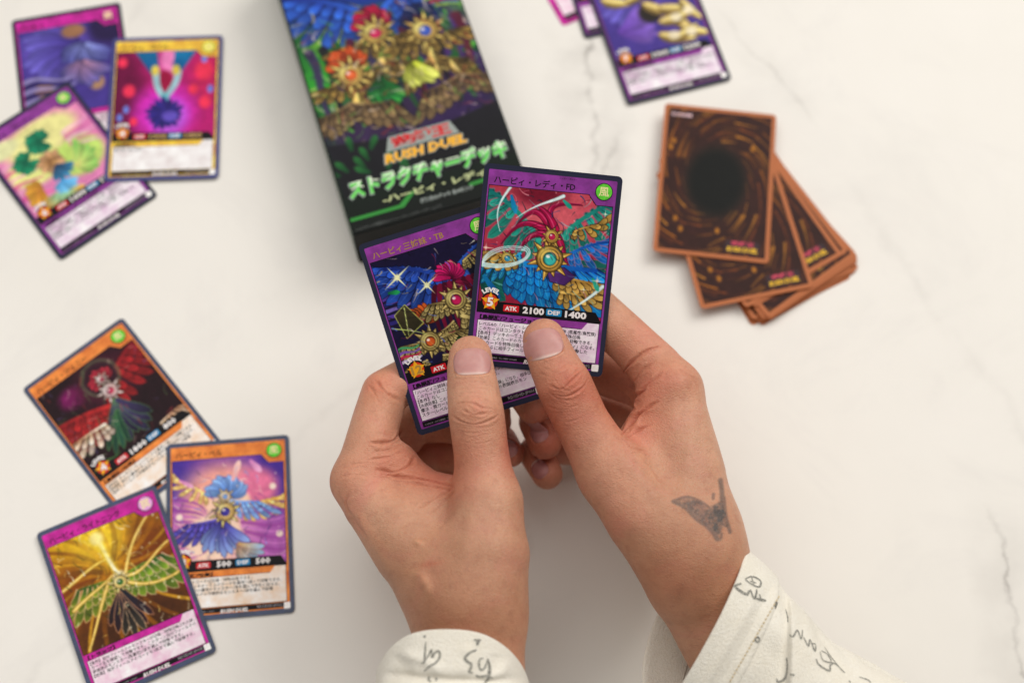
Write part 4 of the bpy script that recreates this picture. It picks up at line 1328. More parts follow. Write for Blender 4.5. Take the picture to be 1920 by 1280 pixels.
def build_hand(name, palm, fingers, pads, nails, creases, bumps, tints, tattoo, parent, mat, label, lo_hi):
    def fn(V):
        pal = None
        for f_, k in palm:
            d = f_(V)
            pal = d if pal is None else smin(pal, d, k)
        out = pal
        for f_, k, cut in fingers:
            d = f_(V)
            if cut is not None:
                d = smax(d, -((V - cut[0]) @ cut[1]), 1.5)
            out = np.minimum(out, smin(pal, d, k))
        return out
    lo, hi = lo_hi
    V, Q = surface_nets(fn, lo, hi, .52)
    V = relax(V, Q, 22, .5)
    Nn = vnormals(V, Q)
    cen = V[Q].mean(1)
    e1 = fn(cen[:2000] + vnormals(V, Q)[Q[:2000, 0]] * .6)
    if (e1 < 0).mean() > .5:
        Q = Q[:, ::-1].copy()
        Nn = -Nn
    px, py, dep = to_px(V)
    view = unit(CAM_O - V.mean(0))
    toc = CAM_O - V
    toc /= np.linalg.norm(toc, axis=1)[:, None]
    fac = (Nn * toc).sum(1)
    disp = np.zeros(len(V))
    # soft anatomical bumps: (px,py,rx,ry,rot,height,depthmax)
    for (bx, by, rx, ry, rot, hgt, dmax) in bumps:
        c, s_ = math.cos(math.radians(rot)), math.sin(math.radians(rot))
        X, Y = px - bx, py - by
        q = ((X * c + Y * s_) / rx) ** 2 + ((-X * s_ + Y * c) / ry) ** 2
        disp += hgt * np.exp(-q) * np.clip(fac * 3, 0, 1) * (dep < dmax)
    for (pts, wd, hgt, dmax) in creases:
        pl = catmull(pts)
        k_ = near_idx(px, py, pl, wd * 9)
        d, t = poly_dist(px[k_], py[k_], pl)
        fade = np.clip(np.minimum(t, 1 - t) * 6 + .15, 0, 1)
        wv = wd * (.8 + .4 * np.sin(t * 9 + pts[0][0]))
        g = -hgt * np.exp(-(d / wv) ** 2) + .45 * hgt * np.exp(-((d - 2.6 * wv) / (1.5 * wv)) ** 2)
        disp[k_] += g * fade * np.clip(fac[k_] * 3, 0, 1) * (dep[k_] < dmax)
    V0 = V.copy()
    # nail beds and folds
    for nl in nails:
        u, v, w = nl.local(V)
        ok = (w > -1.5) & (w < 9) & (np.abs(u) < nl.wd) & (v > -6) & (v < nl.ln + 4) & ((Nn @ nl.n) > .0)
        sd = nl.sdist(u, v)
        side = np.clip((nl.ln * .93 - v) / 3.0, 0, 1)
        disp += ok * (-.42 * np.clip(-sd / .5 + .4, 0, 1) + .38 * side * np.exp(-((sd - .75) / .6) ** 2))
    V = V + Nn * disp[:, None]
    Nn = vnormals(V, Q)
    # colour of the skin: tan, with pinker knuckles, finger ends and folds, and painted-in shade
    tint = np.ones((len(V), 3))
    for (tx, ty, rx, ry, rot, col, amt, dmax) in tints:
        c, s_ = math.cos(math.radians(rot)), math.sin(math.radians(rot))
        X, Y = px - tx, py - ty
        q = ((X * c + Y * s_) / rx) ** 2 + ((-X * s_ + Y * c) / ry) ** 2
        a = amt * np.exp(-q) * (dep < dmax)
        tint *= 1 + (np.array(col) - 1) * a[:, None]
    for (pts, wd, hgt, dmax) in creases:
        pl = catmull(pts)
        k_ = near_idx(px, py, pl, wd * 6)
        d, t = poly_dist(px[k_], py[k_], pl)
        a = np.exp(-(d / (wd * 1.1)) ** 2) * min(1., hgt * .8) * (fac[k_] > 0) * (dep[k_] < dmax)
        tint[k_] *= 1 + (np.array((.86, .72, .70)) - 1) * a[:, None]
    for nl in nails:
        u, v, w = nl.local(V0)
        ok = (w > -2.5) & (w < 9) & (np.abs(u) < nl.wd) & (v > -4) & (v < nl.ln + 3)
        sd = nl.sdist(u, v)
        a = ok * .75 * np.exp(-((sd - .1) / .35) ** 2) * np.clip((nl.ln * .95 - v) / 2, .35, 1)
        tint *= 1 + (np.array((.74, .56, .52)) - 1) * a[:, None]
        a = ok * .7 * np.exp(-((sd - .75) / .45) ** 2) * np.clip((2.0 - v) / 2, 0, 1)
        tint *= 1 + (np.array((1.12, 1.24, 1.26)) - 1) * a[:, None]
    if tattoo:
        g = np.random.default_rng(3)
        ink = np.zeros(len(V))
        tk = near_idx(px, py, np.array(tattoo[0][1], float), 30)
        full = (px, py, fac)
        px, py, fac = px[tk], py[tk], fac[tk]
        ink = np.zeros(len(tk))
        for kind, pts, wd, al in tattoo:
            ok = (fac > -.05)
            if kind == 'fill':
                ins = in_poly(px, py, pts)
                dd, _ = poly_dist(px, py, list(pts) + [pts[0]])
                nse = vnoise(px * .12, py * .12, 5) * .6 + vnoise(px * .3, py * .3, 6) * .4
                a = np.where(ins, np.clip(dd / 4 + .5, 0, 1), np.clip(.5 - dd / 5, 0, 1)) * al * np.clip(nse * 1.3 + .12, 0, 1.0)
            else:
                dd, t = poly_dist(px, py, catmull(pts))
                a = al * .72 * np.clip(1.6 - dd / (wd * 1.9), 0, 1)
            ink = np.maximum(ink, np.clip(a, 0, 1) * ok)
        px, py, fac = full
        ink = ink[:, None]
        tint[tk] = tint[tk] * (1 - ink) + np.array((.12, .21, .32)) * ink
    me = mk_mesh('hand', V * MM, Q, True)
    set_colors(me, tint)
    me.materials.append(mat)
    o = obj('hand', me, None, parent)
    o['label'] = label
    bvh = BVHTree.FromPolygons(V.tolist(), Q.tolist())
    nail_mat = M_NAIL
    for nl in nails:
        nu, nv = 21, 25
        vs, tn = [], []
        for j in range(nv):
            for i in range(nu):
                r_, a_ = 0, 0
                x = -1 + 2 * i / (nu - 1)
                y = -1 + 2 * j / (nv - 1)
                # square to super-ellipse
                q = max(abs(x), abs(y))
                if q > 0:
                    l_ = (abs(x / q) ** nl.sq + abs(y / q) ** nl.sq) ** (1 / nl.sq)
                    x, y = x / l_, y / l_
                u, v = x * nl.wd / 2, (y + 1) * nl.ln / 2
                sdd = 1 - q
                vs.append((u, v, sdd, y))
        pts, cols = [], []
        for u, v, sdd, y in vs:
            org = nl.o + nl.t * v + nl.w * u + nl.n * 14
            hit = bvh.ray_cast(Vector(org), Vector(-nl.n), 22)
            if hit[0] is None:
                pts.append(None)
                continue
            hgt = .10 + .55 * min(1, sdd * 3.2)
            if y > .55: hgt += .18 * (y - .55) / .45
            pts.append(np.array(hit[0]) + nl.n * hgt)
        good = [p for p in pts if p is not None]
        if len(good) < len(pts) * .6: continue
        hh = np.array([((p - nl.o) @ nl.n) if p is not None else np.nan for p in pts])
        hmin = np.nanmin(hh)
        for i_, (u, v, sdd, y) in enumerate(vs):
            if pts[i_] is None:
                pts[i_] = nl.o + nl.t * v + nl.w * u + nl.n * hmin
        pts = np.array(pts)
        g_ = pts.reshape(nv, nu, 3)
        for _ in range(4):      # even out the plate
            g2 = g_.copy()
            g2[1:-1, 1:-1] = (g_[:-2, 1:-1] + g_[2:, 1:-1] + g_[1:-1, :-2] + g_[1:-1, 2:]) / 4
            g_ = g2
        pts = g_.reshape(-1, 3)
        yy = np.array([q[3] for q in vs]); sdv = np.array([q[2] for q in vs]); uu = np.array([q[0] for q in vs]) / (nl.wd / 2)
        col = np.ones((len(pts), 3)) * np.array((.52, .245, .22))
        if nl.wd < 10: col = col * np.array((.72, .56, .60))
        lun = np.clip((-yy - .78 + .10 * uu ** 2) / .10, 0, 1)[:, None]
        col = col * (1 - lun * .8) + np.array((.78, .60, .52)) * lun * .8
        fre = np.clip((yy - .90 - .05 * (1 - uu ** 2)) / .06, 0, 1)[:, None]
        col = col * (1 - fre * .45) + np.array((.66, .44, .32)) * fre * .45
        idx = np.arange(nu * nv).reshape(nv, nu)
        q = np.stack([idx[:-1, :-1], idx[:-1, 1:], idx[1:, 1:], idx[1:, :-1]], -1).reshape(-1, 4)
        if np.cross(pts[q[200, 1]] - pts[q[200, 0]], pts[q[200, 3]] - pts[q[200, 0]]) @ nl.n < 0: q = q[:, ::-1]
        # give the plate an underside
        rim = np.concatenate([idx[0, :], idx[1:, -1], idx[-1, -2::-1], idx[-2:0:-1, 0]])
        low = pts[rim] - nl.n * .5
        nb = len(pts)
        allp = np.concatenate([pts, low])
        m_ = len(rim)
        sk = [[rim[i], nb + i, nb + (i + 1) % m_, rim[(i + 1) % m_]] for i in range(m_)]
        allq = np.concatenate([q, np.array(sk)])
        mn = mk_mesh('fingernail', allp * MM, allq, True)
        set_colors(mn, np.concatenate([col, col[rim]]))
        mn.materials.append(nail_mat)
        obj('fingernail', mn, None, o)
    return o, bvh


def skin_material():
    t = NT('skin')
    at = t.n('ShaderNodeAttribute', attribute_name='Col')
    tc = t.n('ShaderNodeTexCoord')
    n1 = t.n('ShaderNodeTexNoise', i_Scale=95.0, i_Detail=4.0, i_Roughness=.6)
    t.l(tc.outputs['Object'], n1.inputs['Vector'])
    n2 = t.n('ShaderNodeTexNoise', i_Scale=900.0, i_Detail=3.0)
    t.l(tc.outputs['Object'], n2.inputs['Vector'])
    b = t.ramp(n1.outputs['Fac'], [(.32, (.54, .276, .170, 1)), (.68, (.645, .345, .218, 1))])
    b = t.mix(.10, b, t.ramp(n2.outputs['Fac'], [(.35, (.48, .24, .15, 1)), (.65, (.74, .48, .34, 1))]))
    n3 = t.n('ShaderNodeTexNoise', i_Scale=46.0, i_Detail=5.0, i_Roughness=.65, i_Distortion=.8)
    t.l(tc.outputs['Object'], n3.inputs['Vector'])
    b = t.mix(t.ramp(n3.outputs['Fac'], [(.50, (0, 0, 0, 1)), (.70, (.55, .55, .55, 1))]), b, (.61, .262, .192, 1))
    n4 = t.n('ShaderNodeTexNoise', i_Scale=240.0, i_Detail=4.0, i_Roughness=.7)
    t.l(tc.outputs['Object'], n4.inputs['Vector'])
    b = t.mix(t.ramp(n4.outputs['Fac'], [(.52, (0, 0, 0, 1)), (.72, (.5, .5, .5, 1))]), b, (.43, .19, .12, 1))
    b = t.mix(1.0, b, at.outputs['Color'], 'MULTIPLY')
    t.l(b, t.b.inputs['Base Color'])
    t.b.inputs['Roughness'].default_value = .46
    t.b.inputs['Specular IOR Level'].default_value = .38
    t.b.inputs['Subsurface Weight'].default_value = .22
    t.b.inputs['Subsurface Radius'].default_value = (1.0, .36, .22)
    t.b.inputs['Subsurface Scale'].default_value = .0035
    # pores and the fine criss-cross of skin lines
    mp = t.n('ShaderNodeMapping')
    mp.inputs['Scale'].default_value = (1.0, 1.7, 1.0)
    t.l(tc.outputs['Object'], mp.inputs['Vector'])
    v1 = t.n('ShaderNodeTexVoronoi', i_Scale=760.0, feature='DISTANCE_TO_EDGE')
    t.l(mp.outputs[0], v1.inputs['Vector'])
    v2 = t.n('ShaderNodeTexNoise', i_Scale=520.0, i_Detail=5.0, i_Roughness=.65, i_Distortion=.6)
    t.l(mp.outputs[0], v2.inputs['Vector'])
    e = t.math('MULTIPLY', v1.outputs['Distance'], 2.2, True)
    hgt = t.math('ADD', t.math('MULTIPLY', e, .4), t.math('MULTIPLY', v2.outputs['Fac'], .9))
    bp = t.n('ShaderNodeBump', i_Strength=.62, i_Distance=.0005)
    t.l(hgt, bp.inputs['Height'])
    t.l(bp.outputs[0], t.b.inputs['Normal'])
    return t.m


def nail_material():
    t = NT('nail_plate')
    at = t.n('ShaderNodeAttribute', attribute_name='Col')
    tc = t.n('ShaderNodeTexCoord')
    nz = t.n('ShaderNodeTexNoise', i_Scale=260.0, i_Detail=3.0)
    t.l(tc.outputs['Object'], nz.inputs['Vector'])
    b = t.mix(.18, at.outputs['Color'], t.ramp(nz.outputs['Fac'], [(.35, (.44, .18, .17, 1)), (.65, (.68, .40, .34, 1))]))
    t.l(b, t.b.inputs['Base Color'])
    t.b.inputs['Roughness'].default_value = .42
    t.b.inputs['Specular IOR Level'].default_value = .45
    t.b.inputs['Subsurface Weight'].default_value = .2
    t.b.inputs['Subsurface Radius'].default_value = (1.0, .4, .3)
    t.b.inputs['Subsurface Scale'].default_value = .002
    return t.m


M_SKIN = skin_material()
M_NAIL = nail_material()
person = bpy.data.objects.new('person', None)
COL.objects.link(person)
tag(person, 'person in cream sleeves with scribbled print, both hands holding two cards', 'person')

PK = (1.04, .76, .72)      # pinker skin
SHADE = (.76, .66, .57)       # shade on wrist and lower hand, painted into the skin colour
SH = 4.42                  # px per mm, for reading the photo

cardcut = lambda lift: (C_CARD + N_CARD * lift, N_CARD)

# --- the hand on the photo's right
TH_N = unit(N_CARD + .05 * CAM_R)
r_palm = [(Chain([(1450, 1340, 561, 25), (1385, 1205, 561, 23.0), (1321, 1101, 561, 21.2), (1300, 1010, 566, 19.5)], [.8, .8, .84, .92], unit(CAM_D + .35 * CAM_R)), 8),
          (Chain([(1300, 1010, 566, 19), (1287, 890, 574, 16.5), (1264, 762, 584, 13.6), (1259, 733, 585, 13.2)]), 10),
          (Chain([(1300, 1050, 585, 17), (1285, 900, 600, 14), (1272, 770, 608, 12.2)]), 8),
          (Chain([(1310, 1060, 592, 16), (1300, 920, 620, 13), (1285, 820, 630, 11.5)]), 8),
          (Chain([(1315, 1070, 598, 15), (1310, 960, 632, 12), (1300, 880, 648, 10.5)]), 8),
          (Chain([(1290, 1060, 560, 19.5), (1212, 968, 561, 17), (1148, 884, 565, 14.2)]), 9),
          (Ball(1226, 905, 578, 15.5, (1.0, 1.35, 1.0)), 8),
          (Chain([(1172, 858, 578, 8), (1205, 812, 582, 9), (1238, 770, 586, 9)]), 7)]
r_thumb = Chain([(1150, 888, 565, 14.0), (1122, 846, 566, 12.6), (1090, 790, 566.5, 11.5), (1058, 722, 566.5, 11.7), (1042, 690, 568.5, 10.7), (1026, 652, 571, 9.7), (1020, 636, 572, 9.1)],
                [.95, .95, .93, .88, .82, .74, .68], TH_N)
r_index = Chain([(1259, 733, 586, 13.0), (1232, 692, 590, 11.4), (1180, 640, 595, 10.6), (1116, 582, 598, 10.6), (1050, 560, 601, 9.4), (990, 575, 602.5, 9.2), (930, 610, 603, 8.0)])
r_mid = Chain([(1270, 765, 608, 12.0), (1200, 720, 618, 10.8), (1110, 690, 622, 10.6), (1030, 700, 620, 9.6), (985, 735, 612, 8.6), (1000, 762, 606, 7.8)])
r_ring = Chain([(1285, 820, 630, 11.4), (1190, 790, 640, 10.4), (1090, 770, 640, 10.0), (1016, 776, 630, 9.0), (1006, 790, 622, 8.3), (1022, 830, 614, 7.6)])
r_pink = Chain([(1300, 880, 648, 10.2), (1200, 860, 655, 9.4), (1100, 838, 652, 9.0), (1018, 836, 638, 8.2), (1003, 848, 630, 7.8), (1026, 888, 621, 7.2)])
nl_rt = Nail(P(1027, 669, 560.5), P(1011, 606, 565), N_CARD + .10 * CAM_R, 16.2, 13.4, 2.7)


def side_nail(cx_, cy_, dep_, tx, ty, tdep, face, wd, ln):
    return Nail(P(cx_, cy_, dep_), P(tx, ty, tdep), unit(face), wd, ln, 2.4)


toward = -CAM_D
nl_rr = side_nail(1006, 797, 613, 1022, 837, 606, toward - .35 * CAM_R + .1 * CAM_U, 7.8, 9.5)
nl_rp = side_nail(1007, 868, 621, 1029, 902, 614, toward - .35 * CAM_R + .1 * CAM_U, 7.8, 9.2)
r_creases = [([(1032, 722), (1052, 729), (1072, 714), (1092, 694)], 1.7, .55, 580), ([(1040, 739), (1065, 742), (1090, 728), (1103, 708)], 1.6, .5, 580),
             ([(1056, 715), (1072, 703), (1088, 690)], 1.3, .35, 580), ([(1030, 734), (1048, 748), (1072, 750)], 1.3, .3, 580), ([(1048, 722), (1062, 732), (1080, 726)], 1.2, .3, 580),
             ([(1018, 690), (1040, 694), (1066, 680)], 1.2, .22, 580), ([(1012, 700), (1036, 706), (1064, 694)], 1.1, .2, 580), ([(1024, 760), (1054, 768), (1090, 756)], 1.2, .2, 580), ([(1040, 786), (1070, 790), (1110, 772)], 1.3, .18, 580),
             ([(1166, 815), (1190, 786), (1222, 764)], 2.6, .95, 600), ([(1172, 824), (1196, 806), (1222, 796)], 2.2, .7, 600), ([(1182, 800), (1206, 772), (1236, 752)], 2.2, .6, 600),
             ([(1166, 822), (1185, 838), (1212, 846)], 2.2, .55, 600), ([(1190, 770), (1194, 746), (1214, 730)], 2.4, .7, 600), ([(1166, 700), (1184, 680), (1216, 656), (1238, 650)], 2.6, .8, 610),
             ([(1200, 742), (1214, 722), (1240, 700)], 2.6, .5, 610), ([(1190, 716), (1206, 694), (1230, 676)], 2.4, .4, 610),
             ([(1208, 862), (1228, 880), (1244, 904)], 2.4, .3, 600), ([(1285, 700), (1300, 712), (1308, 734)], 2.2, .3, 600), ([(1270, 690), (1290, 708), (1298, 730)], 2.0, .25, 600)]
r_bumps = [(1066, 724, 34, 22, -24, .7, 585), (1135, 862, 45, 34, -50, .9, 585), (1272, 712, 30, 26, 0, .9, 600), (1160, 960, 60, 30, 40, .8, 590), (1240, 860, 24, 60, 10, -1.2, 600), (1205, 895, 14, 70, -42, .5, 590),
           (1290, 860, 12, 90, 8, .6, 600), (1205, 760, 30, 22, -40, 1.3, 610), (1180, 730, 26, 24, -30, 1.0, 610), (1340, 1040, 40, 50, 30, .8, 600)]
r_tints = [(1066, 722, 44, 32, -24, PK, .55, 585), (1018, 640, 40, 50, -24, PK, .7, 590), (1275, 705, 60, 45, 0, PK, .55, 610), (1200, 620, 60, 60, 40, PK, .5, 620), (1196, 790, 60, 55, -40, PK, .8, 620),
           (1160, 900, 70, 46, 50, PK, .35, 600), (1200, 720, 60, 60, 0, PK, .5, 640), (1020, 820, 60, 110, 0, (.84, .44, .40), 1.0, 680), (1120, 730, 80, 90, 0, (.85, .56, .5), .9, 680),  # shade inside the grip painted as darker red on the curled fingers
           (1330, 1100, 140, 110, 30, SHADE, 1.0, 700), (1290, 980, 110, 130, 0, SHADE, .5, 700), (1235, 1090, 70, 60, 40, (.96, .8, .74), .5, 700), (1160, 990, 40, 60, 40, (1.0, .88, .82), .5, 700)]
bird = [(1262, 940), (1290, 933), (1312, 938), (1335, 955), (1347, 950), (1350, 925), (1351, 900), (1357, 935), (1360, 960), (1368, 995), (1358, 980), (1350, 980), (1352, 1000), (1342, 1008), (1330, 992), (1315, 980), (1300, 965), (1285, 950)]
tat = [('fill', bird, 0, .8), ('fill', [(1330, 950), (1350, 940), (1362, 962), (1366, 990), (1352, 985), (1340, 1000), (1326, 980)], 0, .95), ('line', [(1262, 940), (1285, 952), (1305, 972), (1322, 984)], 1.7, .95), ('line', [(1351, 900), (1354, 930), (1350, 958), (1340, 975)], 2.2, .95), ('line', [(1357, 932), (1360, 965), (1368, 997)], 1.8, .9),
       ('line', [(1318, 978), (1335, 996), (1344, 1010)], 2.2, .95), ('line', [(1264, 938), (1290, 932), (1314, 940), (1336, 956)], 1.4, .85), ('line', [(1290, 938), (1312, 950), (1334, 970)], 1.4, .8), ('line', [(1300, 965), (1318, 960), (1336, 966)], 1.5, .85),
       ('line', [(1338, 926), (1337, 934)], 1.5, .8), ('line', [(1352, 1000), (1350, 1010), (1342, 1012), (1336, 1000)], 1.2, .8), ('line', [(1345, 960), (1352, 975), (1350, 992)], 1.6, .85)]
tat += [('line', [(1272 + 9 * k, 938 + 4 * k + (k % 2) * 3), (1280 + 9 * k, 952 + 6 * k)], 1.1, .85) for k in range(6)]
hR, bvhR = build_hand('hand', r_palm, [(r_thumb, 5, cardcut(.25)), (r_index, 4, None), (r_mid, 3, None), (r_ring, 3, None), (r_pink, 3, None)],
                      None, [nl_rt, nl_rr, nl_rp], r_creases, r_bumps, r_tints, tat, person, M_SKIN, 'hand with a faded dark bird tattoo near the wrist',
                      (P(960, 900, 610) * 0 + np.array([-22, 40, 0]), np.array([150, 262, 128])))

# --- the hand on the photo's left
l_palm = [(Chain([(868, 1440, 530, 26), (872, 1290, 540, 24), (880, 1185, 548, 22.3), (858, 1110, 553, 21)], [.82, .82, .86, .95], unit(CAM_D)), 8),
          (Chain([(850, 1100, 555, 19.5), (775, 1030, 562, 16.5), (700, 945, 572, 12.6), (672, 902, 577, 11.4)]), 10),
          (Chain([(850, 1120, 575, 17), (770, 1010, 590, 14), (700, 905, 604, 11.4)]), 8),
          (Chain([(850, 1130, 580, 16), (780, 1010, 605, 13), (725, 930, 622, 11)]), 8),
          (Chain([(860, 1140, 585, 15), (800, 1030, 615, 12), (755, 960, 638, 10)]), 8),
          (Chain([(893, 1120, 549, 20.5), (908, 1040, 551, 18.5), (913, 940, 557, 14)]), 9),
          (Ball(812, 985, 570, 15, (1.15, 1.1, 1.0)), 9),
          (Chain([(862, 930, 568, 8), (800, 925, 574, 10), (740, 885, 581, 10.5)]), 7),
          (Ball(732, 866, 582, 9.2, (1.1, 1.0, 1.0)), 6)]
l_thumb = Chain([(913, 945, 557, 13.6), (908, 900, 559, 12.2), (902, 845, 560.5, 11.4), (893, 775, 562, 11.6), (887, 730, 566, 10.9), (882, 690, 569.5, 9.9), (882, 668, 571.5, 9.2)],
                [.95, .95, .93, .88, .82, .74, .68], unit(N_CARD))
l_index = Chain([(674, 900, 576, 11.4), (690, 845, 579, 10.8), (705, 790, 586, 10.5), (721, 737, 593, 10.2), (775, 705, 598, 9.6), (840, 690, 600, 9.2), (900, 690, 601, 8.2)])
l_mid = Chain([(700, 900, 606, 11), (735, 840, 616, 10.4), (775, 790, 622, 10.2), (830, 790, 622, 9.6), (885, 800, 620, 9.0), (925, 775, 614, 8.0)])
l_ring = Chain([(725, 930, 624, 10.6), (765, 880, 634, 10.0), (810, 845, 638, 9.8), (870, 850, 636, 9.2), (915, 815, 626, 8.4), (928, 790, 618, 7.6)])
l_pink = Chain([(755, 960, 640, 9.8), (800, 915, 648, 9.2), (850, 880, 650, 9.0), (915, 838, 640, 8.0), (940, 826, 630, 7.4), (958, 850, 622, 6.3)])
nl_lt = Nail(P(886.5, 703, 560), P(883.5, 643, 565), N_CARD, 15.6, 12.6, 3.0)
nl_lp = side_nail(947, 826, 620, 965, 858, 614, toward + .35 * CAM_R + .15 * CAM_U, 7.6, 8.6)
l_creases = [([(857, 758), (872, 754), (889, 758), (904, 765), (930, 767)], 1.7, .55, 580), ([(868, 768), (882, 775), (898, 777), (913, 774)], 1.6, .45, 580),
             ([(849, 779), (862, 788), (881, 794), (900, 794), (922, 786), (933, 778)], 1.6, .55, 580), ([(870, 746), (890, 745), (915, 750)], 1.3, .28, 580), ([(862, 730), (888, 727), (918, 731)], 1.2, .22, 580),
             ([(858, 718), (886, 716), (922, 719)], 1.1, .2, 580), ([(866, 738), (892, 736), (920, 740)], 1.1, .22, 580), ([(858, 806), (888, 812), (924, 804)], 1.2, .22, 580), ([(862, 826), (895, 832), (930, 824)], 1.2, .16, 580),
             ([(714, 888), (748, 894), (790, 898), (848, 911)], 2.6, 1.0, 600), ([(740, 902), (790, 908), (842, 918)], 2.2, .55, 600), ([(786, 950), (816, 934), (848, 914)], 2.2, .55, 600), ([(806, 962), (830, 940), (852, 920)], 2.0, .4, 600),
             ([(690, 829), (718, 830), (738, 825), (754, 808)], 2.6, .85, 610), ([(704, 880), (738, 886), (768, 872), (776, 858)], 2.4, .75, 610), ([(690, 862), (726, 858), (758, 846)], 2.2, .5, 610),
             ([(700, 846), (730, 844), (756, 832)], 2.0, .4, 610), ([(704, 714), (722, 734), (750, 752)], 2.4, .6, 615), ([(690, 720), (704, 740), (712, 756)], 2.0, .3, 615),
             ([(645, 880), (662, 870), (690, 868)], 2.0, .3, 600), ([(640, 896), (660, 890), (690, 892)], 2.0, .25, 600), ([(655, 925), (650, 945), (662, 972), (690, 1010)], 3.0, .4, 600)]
l_bumps = [(893, 772, 40, 26, 0, .7, 585), (925, 930, 40, 50, 0, .8, 585), (650, 905, 30, 30, 0, .9, 600), (730, 868, 34, 16, -10, 1.2, 610), (745, 850, 26, 14, -10, .8, 610), (785, 1017, 9, 6, 20, 1.0, 600),
           (797, 1090, 14, 9, 60, .9, 600), (782, 1076, 12, 8, 0, .4, 600), (804, 1106, 6, 9, 0, .4, 600), (690, 990, 8, 50, -35, .35, 600), (712, 1040, 7, 34, -32, .35, 600), (830, 960, 26, 40, 40, -1.0, 600), (880, 1000, 14, 90, 8, .5, 590),
           (985, 1195, 26, 40, 0, 1.0, 600)]
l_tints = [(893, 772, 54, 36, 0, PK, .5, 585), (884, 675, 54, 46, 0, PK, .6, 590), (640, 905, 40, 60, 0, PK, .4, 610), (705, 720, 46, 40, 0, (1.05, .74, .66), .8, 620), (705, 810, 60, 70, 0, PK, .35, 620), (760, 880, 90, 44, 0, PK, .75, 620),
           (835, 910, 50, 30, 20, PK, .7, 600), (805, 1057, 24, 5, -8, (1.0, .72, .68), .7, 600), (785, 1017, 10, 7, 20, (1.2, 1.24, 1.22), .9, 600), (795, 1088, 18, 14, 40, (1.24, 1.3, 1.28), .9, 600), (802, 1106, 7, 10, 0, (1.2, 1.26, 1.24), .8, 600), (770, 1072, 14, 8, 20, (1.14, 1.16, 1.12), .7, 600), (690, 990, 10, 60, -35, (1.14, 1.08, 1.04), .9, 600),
           (865, 1180, 170, 110, 0, SHADE, 1.0, 700), (800, 1060, 150, 100, 0, SHADE, .6, 700), (840, 850, 90, 60, 0, (.85, .56, .5), .9, 680), (965, 830, 26, 60, 0, (.88, .48, .46), 1.0, 680), (940, 1000, 60, 80, 0, SHADE, .2, 700)]  # lower-hand shade and the dark hollow of the grip, painted in
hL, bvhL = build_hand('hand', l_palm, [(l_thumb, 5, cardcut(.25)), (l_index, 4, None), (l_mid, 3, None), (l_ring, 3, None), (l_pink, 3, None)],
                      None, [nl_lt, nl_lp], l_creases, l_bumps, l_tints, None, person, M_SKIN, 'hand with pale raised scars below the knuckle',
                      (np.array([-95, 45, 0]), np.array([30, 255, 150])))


# ---------------------------------------------------------------- the sleeves
def fabric_material():
    t = NT('cream_fleece')
    tc = t.n('ShaderNodeTexCoord')
    n1 = t.n('ShaderNodeTexNoise', i_Scale=60.0, i_Detail=4.0)
    t.l(tc.outputs['Object'], n1.inputs['Vector'])
    n2 = t.n('ShaderNodeTexNoise', i_Scale=1100.0, i_Detail=4.0, i_Roughness=.7)
    t.l(tc.outputs['Object'], n2.inputs['Vector'])
    c = t.ramp(n1.outputs['Fac'], [(.3, L4((242, 235, 218))), (.7, L4((247, 242, 229)))])
    c = t.mix(.35, c, t.ramp(n2.outputs['Fac'], [(.3, L4((226, 215, 192))), (.7, L4((253, 250, 242)))]))
    t.l(c, t.b.inputs['Base Color'])
    t.b.inputs['Roughness'].default_value = .95
    t.b.inputs['Specular IOR Level'].default_value = .1
    t.b.inputs['Sheen Weight'].default_value = .35
    t.b.inputs['Sheen Roughness'].default_value = .5
    bp = t.n('ShaderNodeBump', i_Strength=.8, i_Distance=.0009)
    t.l(n2.outputs['Fac'], bp.inputs['Height'])
    t.l(bp.outputs[0], t.b.inputs['Normal'])
    return t.m


def ink_material():
    t = NT('printed_scribble')
    tc = t.n('ShaderNodeTexCoord')
    n2 = t.n('ShaderNodeTexNoise', i_Scale=1900.0, i_Detail=3.0)
    t.l(tc.outputs['Object'], n2.inputs['Vector'])
    t.l(t.ramp(n2.outputs['Fac'], [(.38, L4((96, 97, 94))), (.66, L4((186, 182, 170)))]), t.b.inputs['Base Color'])
    t.b.inputs['Roughness'].default_value = .95
    t.b.inputs['Specular IOR Level'].default_value = .1
    return t.m


M_FAB = fabric_material()
M_SCRIB = ink_material()
M_THREAD = mat_plain('thread', (214, 196, 160), .8, .1)


def smooth_path(pts, n):
    p = catmull(pts, 24)
    seg = np.concatenate([[0], np.cumsum(np.linalg.norm(np.diff(p, axis=0), axis=1))])
    t = np.linspace(0, seg[-1], n)
    return np.stack([np.interp(t, seg, p[:, i]) for i in range(p.shape[1])], 1)


